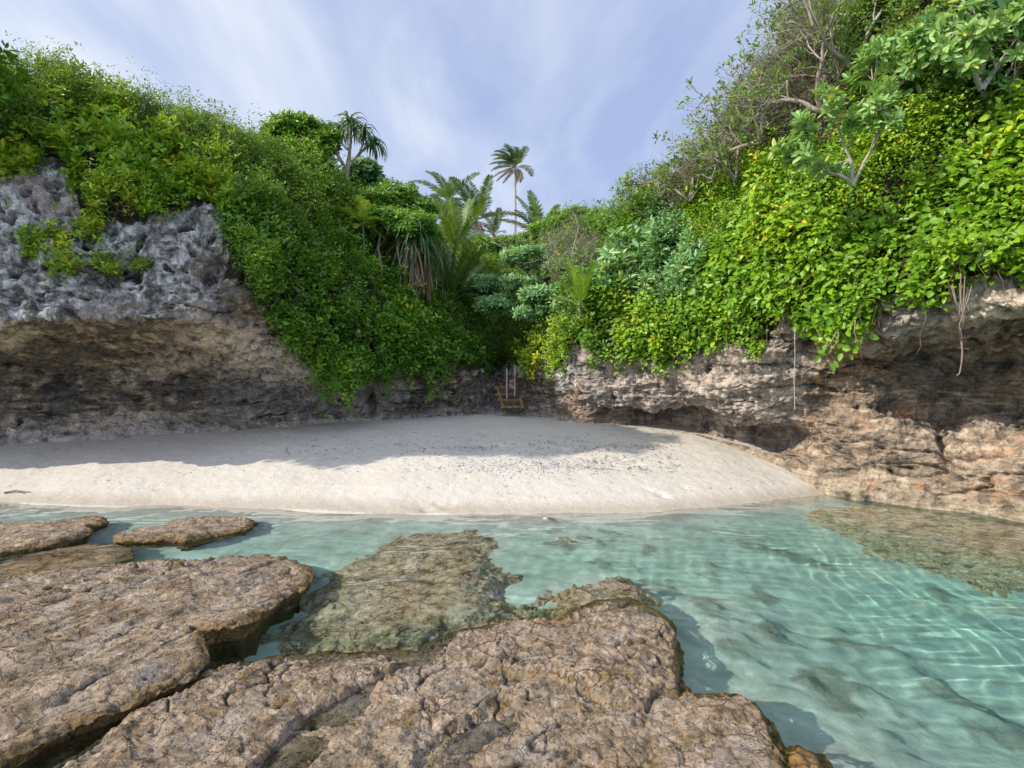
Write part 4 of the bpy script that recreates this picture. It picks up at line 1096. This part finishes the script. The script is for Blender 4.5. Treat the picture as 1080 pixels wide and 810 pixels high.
def slab(name, label, outline, z, thick, mat, res=0.014, ang=55, amp=0.05, ragged=0.08, under=0.12, edge=0.10, edrop=0.05, terr=0.6, cracks=0.04, tilt=(0, 0), seed=0.0, cat='rock', aniso=2.6, group=None, plates=()):
    poly = np.array([on_z(a, b, z) for a, b in outline])
    REEFS.append((poly, z, 0.1))
    lo = poly.min(0) - 0.35; hi = poly.max(0) + 0.35
    X, Y = np.meshgrid(np.arange(lo[0], hi[0], res), np.arange(lo[1], hi[1], res))
    P = np.stack([X, Y, 0 * X + seed], -1)
    Xw = X + ragged * (fbm(P, 1.6, 5, 3 + seed) * 1.6); Yw = Y + ragged * (fbm(P, 1.6, 5, 40 + seed) * 1.6)
    s_ = sdf(Xw, Yw, poly)
    gy, gx_ = np.gradient(s_, res); gl_ = np.hypot(gx_, gy) + 1e-6
    gx_ = box(gx_ / gl_, 2); gy = box(gy / gl_, 2)
    ca, sa = math.cos(R(ang)), math.sin(R(ang))
    u = X * ca + Y * sa; v = -X * sa + Y * ca
    Q = np.stack([u / aniso + 0.25 * pn(P, 0.9), v * 1.05 + 0.25 * pn(P, 0.9, 9), 0 * X + seed], -1)
    h0 = fbm(Q, 1.1, 5, seed)
    tr = h0 * 7; fl = np.floor(tr); tr = (fl + sstep(0.55, 0.95, tr - fl)) / 7
    h = amp * 2.0 * ((1 - terr) * h0 + terr * tr)
    h += amp * 0.38 * fbm(P, 3.2, 6, 2 + seed, 0.5) + amp * 0.25 * fbm(np.stack([u * 0.55, v, 0 * u], -1), 15, 4, seed, 0.6)
    fk = fbm(Q * np.array([1.6, 1.25, 1]), 2.4, 5, 150 + seed, 0.55) * 9; fkf = np.floor(fk)
    h += amp * 0.42 * (fkf + sstep(0.78, 0.98, fk - fkf)) / 2.2
    rg2 = 1 - np.abs(fbm(Q * np.array([2.2, 1.6, 1]), 2.2, 5, 15 + seed)) * 3
    h += amp * 0.55 * np.clip(rg2 - 0.2, 0, 1) ** 1.4
    rg3 = 1 - np.abs(fbm(P, 8.5, 4, 19 + seed, 0.55)) * 3.2
    h += amp * 0.18 * np.clip(rg3 - 0.2, 0, 1) ** 1.4
    ck = np.abs(fbm(Q * np.array([1.4, 1, 1]), 1.3, 4, 60 + seed)); ck2 = np.abs(fbm(P, 1.0, 4, 80 + seed))
    cr_ = np.maximum(1 - ck / 0.028, 0) + np.maximum(1 - ck2 / 0.016, 0) * 0.8
    cr_ = np.minimum(cr_, 1) * sstep(-0.25, 0.1, pn(P, 0.9, 70 + seed))
    h -= cracks * cr_
    pit = sstep(0.42, 0.62, fbm(P, 4.3, 3, 90 + seed)); h -= 0.035 * pit
    rimp = np.zeros_like(h); ph = np.full_like(h, 0.0)
    for (ol, dz, rg, gold_, ruff) in plates:
        pp_ = np.array([on_z(a, b, z + dz) for a, b in ol])
        Xp = X + rg * (fbm(P, 2.2, 6, 5 + seed + dz * 100, 0.6) * 1.7); Yp = Y + rg * (fbm(P, 2.2, 6, 47 + seed + dz * 100, 0.6) * 1.7)
        sp_ = sdf(Xp, Yp, pp_)
        hh = dz * (sstep(-0.01, 0.035, sp_) * 0.7 + 0.3 * sstep(0, 0.22, sp_)) + (sp_ > 0) * ruff * (0.5 * fbm(Q * np.array([2, 1.6, 1]), 2.6, 5, 3 + dz, 0.55) - 0.5 * np.maximum(1 - np.abs(fbm(P, 2.6, 5, 9 + dz)) / 0.07, 0))
        up_ = hh > ph
        rimp = np.where(up_ & (sp_ > -0.01), gold_ * (1 - sstep(0.0, 0.16, sp_)), rimp)
        hh += np.where(up_, gold_ * (1 - sstep(0.02, 0.26, sp_)) * (sp_ > 0) * 0.05 * (np.abs(pn(P, 15, seed)) + np.abs(pn(P, 27, seed)) * .6), 0)
        ph = np.maximum(ph, hh)
    h += ph
    h -= edrop * (1 - sstep(0, edge, s_)) ** 1.5
    knob = (1 - sstep(0, 0.22, s_)) * 0.035 * np.abs(pn(P, 13, seed)); h += knob
    h += tilt[0] * (X - poly[:, 0].mean()) + tilt[1] * (Y - poly[:, 1].mean())
    w_ = 0.16; t = np.clip(-s_ / w_, 0, 1)
    Zs = z + h - np.where(s_ < 0, thick * t ** 1.3, 0)
    ins_ = np.maximum(-s_, 0)
    sh_ = ins_ + under * t ** 0.6
    sh_ = sh_ * (s_ < 0) * (1 + 0.5 * fbm(P, 5, 2))
    V_ = np.stack([X + gx_ * sh_, Y + gy * sh_, Zs], -1)
    keep = s_ > -w_ * 1.05
    f = grid_faces(*X.shape); f = f[keep.ravel()[f].all(1)]
    us, inv = np.unique(f, return_inverse=True)
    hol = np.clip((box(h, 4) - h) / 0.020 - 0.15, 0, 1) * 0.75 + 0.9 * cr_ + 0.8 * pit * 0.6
    rim = np.maximum((1 - sstep(0.0, 0.24, s_)) * 0.95, rimp)
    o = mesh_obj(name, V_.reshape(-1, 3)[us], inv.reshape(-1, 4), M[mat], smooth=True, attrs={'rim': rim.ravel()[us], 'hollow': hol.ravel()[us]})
    tag(receiver(o), label, cat, group)
    return o


slab('reef_slab', 'largest pink brown reef slab with layered ledges in front of the left beach',
     [(-620, 700), (-300, 640), (-60, 632), (20, 608), (60, 600), (105, 597), (150, 589), (215, 587), (250, 580), (295, 583), (322, 592), (330, 602), (318, 620), (285, 640), (262, 662), (232, 670), (206, 672), (214, 684), (224, 695), (212, 708), (170, 728), (125, 752), (70, 775), (20, 800), (-60, 850), (-300, 1000), (-900, 1000)],
     0.075, 0.75, 'reef', 0.0125, 52, 0.042, 0.08, 0.12, 0.12, 0.03, 0.7, 0.035, seed=1.3)
slab('reef_slab', 'small low reef slab at the far left beyond the largest slab',
     [(-260, 560), (-80, 553), (20, 550), (75, 546), (108, 543), (112, 549), (90, 556), (100, 562), (60, 572), (0, 580), (-120, 590), (-300, 590)], 0.06, 0.5, 'reef', 0.02, 20, 0.035, 0.10, 0.1, 0.12, 0.05, 0.5, 0.02, seed=4.1)
slab('reef_slab', 'thin oval reef slab near the beach left of the turquoise channel',
     [(118, 562), (150, 552), (200, 546), (245, 543), (272, 547), (262, 555), (225, 562), (195, 568), (150, 569), (125, 568)], 0.06, 0.5, 'reef', 0.018, 15, 0.04, 0.10, 0.1, 0.12, 0.05, 0.5, 0.02, seed=6.4)
slab('reef_slab', 'submerged reddish shelf between the small slabs and the largest slab',
     [(-100, 640), (0, 596), (60, 580), (110, 574), (140, 580), (130, 592), (90, 604), (40, 618), (0, 640), (-60, 660)], -0.04, 0.5, 'reef_wet', 0.02, 30, 0.04, 0.14, 0.05, 0.2, 0.06, 0.4, 0.02, seed=8.8)
# foreground mass
slab('reef_outcrop', 'large foreground reef outcrop of stepped pink plates with a knobbly golden rim',
     [(30, 830), (92, 785), (140, 752), (175, 730), (235, 707), (300, 692), (345, 688), (405, 685), (440, 688), (455, 676), (490, 664), (530, 655), (560, 652), (590, 656), (602, 644), (625, 634), (665, 632), (697, 645), (715, 664), (721, 690), (718, 718), (730, 732), (778, 729), (800, 742), (816, 765), (829, 790), (838, 830), (870, 1000), (0, 1000), (-140, 1000)],
     -0.03, 0.7, 'reef', 0.0088, 30, 0.035, 0.07, 0.22, 0.05, 0.03, 0.55, 0.035, seed=17.5, aniso=1.9, cat='rock outcrop', plates=(
     ([(0, 860), (95, 785), (140, 752), (175, 730), (235, 707), (300, 692), (345, 688), (405, 685), (424, 694), (418, 706), (385, 718), (345, 738), (325, 752), (300, 770), (262, 806), (240, 850), (220, 1000), (-140, 1000)], 0.075, 0.07, 0.35, 0.028),
     ([(300, 840), (330, 800), (372, 760), (392, 722), (440, 700), (500, 702), (530, 712), (528, 740), (500, 760), (470, 770), (450, 800), (440, 840), (420, 1000), (290, 1000)], 0.06, 0.10, 0.2, 0.03),
     ([(455, 694), (462, 678), (492, 665), (530, 656), (562, 652), (592, 657), (604, 645), (628, 634), (666, 633), (698, 646), (715, 664), (721, 690), (716, 720), (694, 724), (680, 742), (640, 738), (615, 724), (578, 713), (530, 703), (490, 697)], 0.115, 0.05, 0.65, 0.022),
     ([(520, 716), (570, 712), (612, 726), (650, 742), (690, 748), (696, 790), (705, 830), (690, 1000), (470, 1000), (480, 850), (500, 790), (540, 760)], 0.08, 0.12, 0.25, 0.035),
     ([(676, 756), (692, 728), (730, 732), (778, 729), (800, 742), (816, 765), (829, 790), (838, 830), (870, 1000), (700, 1000), (690, 830)], 0.09, 0.04, 0.1, 0.012),
     ([(600, 738), (612, 732), (628, 740), (624, 752), (606, 752)], 0.11, 0.04, 0.9, 0.03),
     ([(560, 790), (600, 775), (640, 790), (640, 850), (570, 850)], 0.11, 0.08, 0.4, 0.03)))
slab('reef_rock', 'small ochre boulder at the waterline right of the foreground mass',
     [(822, 780), (845, 776), (872, 785), (888, 805), (885, 850), (850, 870), (826, 830)], 0.03, 0.5, 'reef_gold', 0.009, 40, 0.02, 0.04, 0.04, 0.14, 0.08, 0.1, 0.0, seed=28.2, aniso=1.2)
# submerged reef


def mound(name, label, outline, top, mat='reef_sub', res=0.018, amp=0.12, soft=0.35, seed=0.0, ang=55, cat='rock'):
    """a low rock that swells out of the lagoon bed"""
    poly = np.array([on_z(a, b, top) for a, b in outline])
    lo = poly.min(0) - soft - 0.2; hi = poly.max(0) + soft + 0.2
    X, Y = np.meshgrid(np.arange(lo[0], hi[0], res), np.arange(lo[1], hi[1], res))
    P = np.stack([X, Y, 0 * X + seed], -1)
    s_ = sdf(X + 0.55 * fbm(P, 1.3, 6, 3, 0.65), Y + 0.55 * fbm(P, 1.3, 6, 30, 0.65), poly)
    gz, _ = ground_z(X, Y)
    ca, sa = math.cos(R(ang)), math.sin(R(ang)); u = X * ca + Y * sa; v = -X * sa + Y * ca
    Q = np.stack([u * 0.4, v, 0 * u + seed], -1)
    rise = sstep(-soft, soft * 0.7, s_)
    rid = 1 - np.abs(fbm(Q, 2.3, 5, 5)) * 3
    h = amp * (fbm(Q, 1.8, 5, 8, 0.6) + 0.35 * fbm(P, 7, 4, 9, 0.6) - 0.35 * np.clip(rid - 0.3, 0, 1)) * 1.2
    Zs = (gz - 0.12) * (1 - rise) + (top + h) * rise
    keep = s_ > -soft * 1.02
    f = grid_faces(*X.shape); f = f[keep.ravel()[f].all(1)]
    us, inv = np.unique(f, return_inverse=True)
    hol = np.clip((box(h, 5) - h) / 0.04, 0, 0.6)
    REEFS.append((poly, top + 0.04, soft * 0.9))
    o = mesh_obj(name, np.stack([X, Y, Zs], -1).reshape(-1, 3)[us], inv.reshape(-1, 4), M[mat], smooth=True, attrs={'rim': (0 * X).ravel()[us], 'hollow': hol.ravel()[us]})
    return tag(receiver(o), label, cat)


mound('submerged_reef', 'broad submerged reef with two peaks in the middle of the channel',
     [(345, 640), (360, 612), (400, 590), (430, 566), (462, 558), (480, 570), (492, 566), (503, 556), (512, 560), (512, 585), (520, 620), (530, 650), (500, 668), (450, 680), (400, 690), (340, 690), (320, 665)], -0.17, amp=0.10, soft=0.5, seed=31.0)
mound('submerged_reef', 'smooth submerged rock just behind the golden rimmed plate',
     [(560, 640), (575, 622), (610, 613), (650, 612), (678, 628), (690, 650), (700, 680), (640, 670), (590, 665)], -0.10, res=0.015, amp=0.05, soft=0.2, seed=35.0)
SUB = [((270, 668, 26, 8), 'small submerged stone in the narrow channel beside the largest slab', -0.28), ((305, 640, 22, 7), 'mossy submerged stone off the tip of the largest slab', -0.25),
       ((590, 578, 18, 3), 'small dark submerged rock near the beach', -0.20), ((612, 602, 24, 4), 'grey submerged rock beyond the smooth submerged rock', -0.38),
       ((725, 616, 50, 5), 'long faint submerged rock in the turquoise water', -0.74), ((790, 690, 80, 9), 'long submerged ridge running through the deep turquoise water', -0.86),
       ((890, 755, 90, 10), 'broad submerged ridge nearest to the lower right corner', -0.85), ((750, 722, 40, 10), 'submerged rock shelf beside the pale foreground rock', -0.62)]
for q, ((x, y, rx, ry), lb, zz) in enumerate(SUB):
    ol = [(x + rx * math.cos(a) * (1 + 0.25 * math.sin(3 * a + q)) + ry * 1.2 * math.sin(a), y + ry * math.sin(a) + rx * 0.30 * math.cos(a)) for a in np.linspace(0, 6.283, 13)[:-1]]
    mound('submerged_rock', lb, ol, zz, amp=0.09, soft=0.34, seed=40 + q * 3.1, ang=-40)
mound('submerged_ledge', 'reddish submerged ledge at the foot of the right cliff', [(850, 548), (900, 541), (960, 546), (1030, 556), (1100, 566), (1180, 585), (1250, 640), (1120, 620), (1040, 604), (980, 592), (930, 575), (885, 560)],
     -0.20, 'reef_sub', 0.022, 0.10, 0.75, 80.0, -35)


# ------------------------------------------------------------------ water
xs = axis(-60, 60, -8, 8, 0.03, 1.2); ys = axis(-60, 11.6, 2.4, 11.2, 0.03, 1.2)
X, Y = np.meshgrid(xs, ys)
P = np.stack([X, Y, 0 * X], -1)
Wz = np.zeros_like(X)
wr = np.random.default_rng(5)
warpx = 0.25 * pn(P, 0.55); warpy = 0.25 * pn(P, 0.55, 40)
for q in range(56):
    L = wr.uniform(0.13, 1.5) ; a = R(100) + wr.normal(0, 0.62)
    Wz += (L * 0.0017 + 0.00012) * wr.uniform(.5, 1.2) * np.sin(2 * math.pi / L * ((X + warpx) * math.cos(a) + (Y + warpy) * math.sin(a)) + wr.uniform(0, 6.3))
gust = 0.55 + 0.75 * sstep(-0.5, 0.6, fbm(P, 0.35, 3))
Wz *= gust * np.where(np.abs(X) < 9, 1, 0.4) * np.where(Y > 1.5, 1, 0.4)
Zb, Db = ground_z(X, Y)
Wz *= 0.5 + 0.5 * sstep(0, 1.0, -Db)
for poly, z_, soft in REEFS:                # the tint follows the water depth over the reef as well
    m = sstep(-soft, soft, sdf(X, Y, poly))
    Zb = np.maximum(Zb, Zb * (1 - m) + (z_ - 0.05) * m)
dep = np.clip(-Zb, 0, 3)
k = NT('clear sea water')
k.n.remove(k.b)
gl = k.n.new('ShaderNodeBsdfGlass'); gl.inputs['IOR'].default_value = 1.33; gl.inputs['Roughness'].default_value = 0
gl.inputs['Color'].default_value = (1, 1, 1, 1)
rf = k.n.new('ShaderNodeBsdfRefraction'); rf.inputs['IOR'].default_value = 1.33; rf.inputs['Roughness'].default_value = 0
gs = k.n.new('ShaderNodeBsdfGlass'); gs.inputs['IOR'].default_value = 1.33; gs.inputs['Roughness'].default_value = 0
col = k.ramp(k.math('MULTIPLY', k.attr('depth'), 0.5), [(0.0, (1, 1, 1)), (0.10, (0.87, 0.97, 0.95)), (0.25, (0.74, 0.93, 0.89)), (0.5, (0.64, 0.90, 0.85)), (1.0, (0.48, 0.84, 0.79))])
k.l.new(col, gs.inputs['Color'])
k.l.new(gs.outputs[0], k.out.inputs[0])
w = mesh_obj('water', np.stack([X, Y, Wz], -1).reshape(-1, 3), grid_faces(*X.shape), k.m, smooth=True, attrs={'depth': dep})
w.cycles.is_caustics_caster = True
tag(w, 'clear turquoise rippled lagoon water over sand and reef', 'water', kind='structure')

# ------------------------------------------------------------------ small things
def ground_at(px, py, it=12):
    """where the line of sight through (px, py) meets the dry sand"""
    Yv = np.linspace(8.0, 17.5, 1200); Xv = (px - 540) / F * Yv; Zv = CH + (HY - py) / F * Yv
    gz, _ = ground_z(Xv, Yv)
    i = np.argmax(Zv < gz) if (Zv < gz).any() else len(Yv) - 1
    return np.array([Xv[i], Yv[i], gz[i]])


# leaf litter and twigs washed up on the sand: uncountable
pp = []
for _ in range(5200):
    m = RNG.uniform()
    if m < 0.45: px, py = RNG.uniform(300, 720), RNG.normal(468, 9)
    elif m < 0.62: px, py = RNG.uniform(420, 700), RNG.normal(473, 2.0)
    elif m < 0.85: px, py = RNG.normal(650, 45), RNG.normal(487, 7)
    else: px, py = RNG.uniform(0, 830), RNG.uniform(455, 525)
    if py < 445 or py > 530: continue
    if math.sin(px * 0.045 + py * 0.5) + math.sin(px * 0.11 - py * 0.9 + 1) < RNG.uniform(-1.6, 1.2): continue
    pp.append((px, py))
pp = np.array(pp)
Yg = np.linspace(8.5, 17.5, 900)
C = []
for px, py in pp[:1400]:
    Xv = (px - 540) / F * Yg; i = np.argmax((CH + (HY - py) / F * Yg) < 1.25 * (1 - np.exp(-np.maximum(Yg - np.interp(Xv, _sp[:, 0], _sp[:, 1]), 0) / 3.6)))
    C.append((Xv[i], Yg[i]))
C = np.array(C); gz, gd = ground_z(C[:, 0], C[:, 1]); C3 = np.column_stack([C, gz + 0.018])[gd > 0.5]
V_, F_, T_ = leaves(C3, np.tile([0, 0, 1.0], (len(C3), 1)), 1, 0.045, 0.5, 0.02, RNG.uniform(0, 1.0, len(C3)), (1.35, 1.65), 0.12, 0.0)
M['litter'] = leaf_mat('washed up leaves', [(0, (0.05, 0.035, 0.022)), (0.6, (0.14, 0.09, 0.05)), (1, (0.30, 0.19, 0.08))], 0.05, 0.8)
o = mesh_obj('leaf_litter', V_, F_, M['litter'], fattrs={'tone': T_}); tag(o, 'scattered dry leaves and bits of wrack on the sand', 'leaf litter', kind='stuff')


def stone_verts(c, r, rng):
    th = np.linspace(0, math.pi, 5); nn = 6
    V_ = []
    for t in th:
        for p_ in range(nn):
            a = p_ / nn * 6.283
            rr = r * rng.uniform(0.8, 1.15)
            V_.append([c[0] + rr * math.sin(t) * math.cos(a), c[1] + rr * math.sin(t) * math.sin(a), c[2] + rr * 0.55 * math.cos(t)])
    return np.array(V_)


i_ = np.arange(5 * 6).reshape(5, 6); j_ = np.roll(i_, -1, 1)
SF = np.stack([i_[:-1], i_[1:], j_[1:], j_[:-1]], -1).reshape(-1, 4)
VV, FF = [], []
for q in range(1000):
    px, py = (RNG.normal(565, 60), RNG.normal(493, 4.2)) if RNG.uniform() < 0.8 else (RNG.uniform(100, 700), RNG.normal(474, 10))
    if py < 450 or py > 512: continue
    Xv = (px - 540) / F * Yg; i = np.argmax((CH + (HY - py) / F * Yg) < 1.25 * (1 - np.exp(-np.maximum(Yg - np.interp(Xv, _sp[:, 0], _sp[:, 1]), 0) / 3.6)))
    z_, _ = ground_z(np.array([Xv[i]]), np.array([Yg[i]]))
    VV.append(stone_verts((Xv[i], Yg[i], z_[0] + 0.006), RNG.uniform(0.006, 0.018), RNG)); FF.append(SF + 30 * (len(VV) - 1))
k = NT('coral rubble'); n_ = k.noise(9, 3)
M['rubble'] = k.fin(k.ramp(n_, [(0.35, (0.27, 0.27, 0.28)), (0.7, (0.58, 0.56, 0.53))]), 0.85)
o = mesh_obj('coral_rubble', np.concatenate(VV), np.concatenate(FF), M['rubble'], smooth=True); tag(o, 'patch of small grey coral rubble in the middle of the beach', 'coral rubble', kind='stuff')

# driftwood twig at the left shore
p = ground_at(18, 521)
rt = Tubes(); rt.add([p + [-0.22, 0, 0.02], p + [-0.05, 0.03, 0.05], p + [0.1, 0, 0.04], p + [0.25, 0.05, 0.02]], 0.016, 0.007, 6); rt.add([p + [0, 0.02, 0.045], p + [0.1, -0.06, 0.06]], 0.008, 0.004, 5)
o = rt.build('driftwood', M['bark_brown']); tag(o, 'small dark driftwood twig on the sand at the left shore', 'driftwood')

# pale rope hanging over the right cliff
rp = Tubes(); y0 = 10.0
rp.add([at(838, 345, y0 - 0.05), at(838.5, 375, y0 + 0.0), at(837.5, 400, y0), at(838.3, 432, y0)], 0.006, 0.006, 6)
o = rp.build('hanging_rope', M['rope']); tag(o, 'thin pale rope hanging straight down the pale right cliff', 'rope')
# twisted hanging root
base = at(1013, 325, 7.55)
rt_ = empty('hanging_root', base, 'twisted pale root hanging from the roof of the right cliff', 'root')
tb = Tubes()
for q in range(7):
    x0 = 1014 + RNG.uniform(-13, 11); ph = RNG.uniform(0, 6.28); am = RNG.uniform(2, 4)
    pts = [at(x0, 296 + RNG.uniform(-8, 8), 7.62), at(x0 * 0.6 + 1014 * 0.4, 318, 7.5)] + [at(1014 + am * math.sin(ph + k_ * 1.3) * (1 - k_ / 9) + RNG.normal(0, 0.8), 330 + k_ * 5.5, 7.5 + 0.03 * math.cos(ph + k_)) for k_ in range(RNG.integers(3, 8))]
    tb.add(pts, 0.0065, 0.0035, 5)
tb.add([at(1014, 360, 7.5), at(1015, 372, 7.5), at(1014, 384, 7.5), at(1012, 394, 7.5), at(1009, 396, 7.5)], 0.012, 0.008, 6)
tb.build('strand', M['root'], rt_, base)
tb = Tubes(); tb.add([at(1009, 366, 7.48), at(1014, 368, 7.5), at(1022, 368, 7.5)], 0.008, 0.005, 5); tb.build('side_root', M['root'], rt_, base)
tb = Tubes(); tb.add([at(882, 350, 9.0), at(876, 362, 8.95), at(866, 371, 8.95), at(862, 366, 9.0)], 0.010, 0.006, 5); tb.add([at(884, 348, 9.0), at(884, 360, 8.95), at(874, 372, 8.9)], 0.008, 0.005, 5)
o = tb.build('root_loop', M['root']); tag(o, 'looped thin root dangling above the orange rock', 'root')
tb = Tubes(); tb.add([at(902, 338, 8.85), at(901, 350, 8.8), at(904, 360, 8.8), at(910, 367, 8.85)], 0.011, 0.006, 5)
o = tb.build('root_hook', M['root']); tag(o, 'short hooked root under the lip right of the orange rock', 'root')

# timber steps at the head of the gully


def boxm(V, Fl, c, hx, hy, hz, ry=0.0):
    n = len(V); ca, sa = math.cos(ry), math.sin(ry)
    for a in (-1, 1):
        for b in (-1, 1):
            for d in (-1, 1):
                x, z_ = a * hx, d * hz
                V.append([c[0] + x * ca - z_ * sa, c[1] + b * hy, c[2] + x * sa + z_ * ca])
    for f in ((0, 1, 3, 2), (4, 6, 7, 5), (0, 4, 5, 1), (2, 3, 7, 6), (0, 2, 6, 4), (1, 5, 7, 3)): Fl.append([n + i for i in f])


d = 16.0
base = at(536, 434, d)
st_ = empty('timber_steps', base, 'small weathered timber steps with two pale posts in the dark gully', 'steps')
def part(nm, c, hx, hy, hz, mt, ry=0.0):
    V_, F_ = [], []; boxm(V_, F_, c, hx, hy, hz, ry)
    o = mesh_obj(nm, np.array(V_) - base, np.array(F_), M[mt], st_)
    bv = o.modifiers.new('b', 'BEVEL'); bv.width = 0.008; bv.segments = 2
for i, (x, y, dd, w_) in enumerate(((541, 429, 15.9, 0.34), (537, 422, 16.15, 0.34), (533, 416, 16.4, 0.30), (529, 410, 16.65, 0.22))):
    part('tread', at(x, y, dd), w_, 0.14, 0.03, 'wood', 0.03 * (-1) ** i)
for (x1, y1, x2, y2, dd) in ((524, 408, 531, 430, 16.5), (549, 419, 552, 432, 15.9)):
    a = at(x1, y1, dd); b_ = at(x2, y2, dd - 0.6); tb = Tubes(); tb.add([a, b_], 0.05, 0.05, 4); tb.build('stringer', M['wood'], st_, base, False)
for (x, y1, y2) in ((534.5, 388, 420), (543, 385, 418)):
    tb = Tubes(); tb.add([at(x, y2, 16.1), at(x, y1, 16.1)], 0.022, 0.02, 8); tb.build('post', M['bark_pale'], st_, base)
part('rail_board', at(540.5, 408, 16.2), 0.12, 0.03, 0.055, 'wood_red', -0.5)
part('rail_board', at(540.5, 402, 16.25), 0.09, 0.03, 0.05, 'wood_red', 0.4)
part('rail_board', at(528, 408.5, 16.5), 0.18, 0.03, 0.035, 'wood', 0.0)
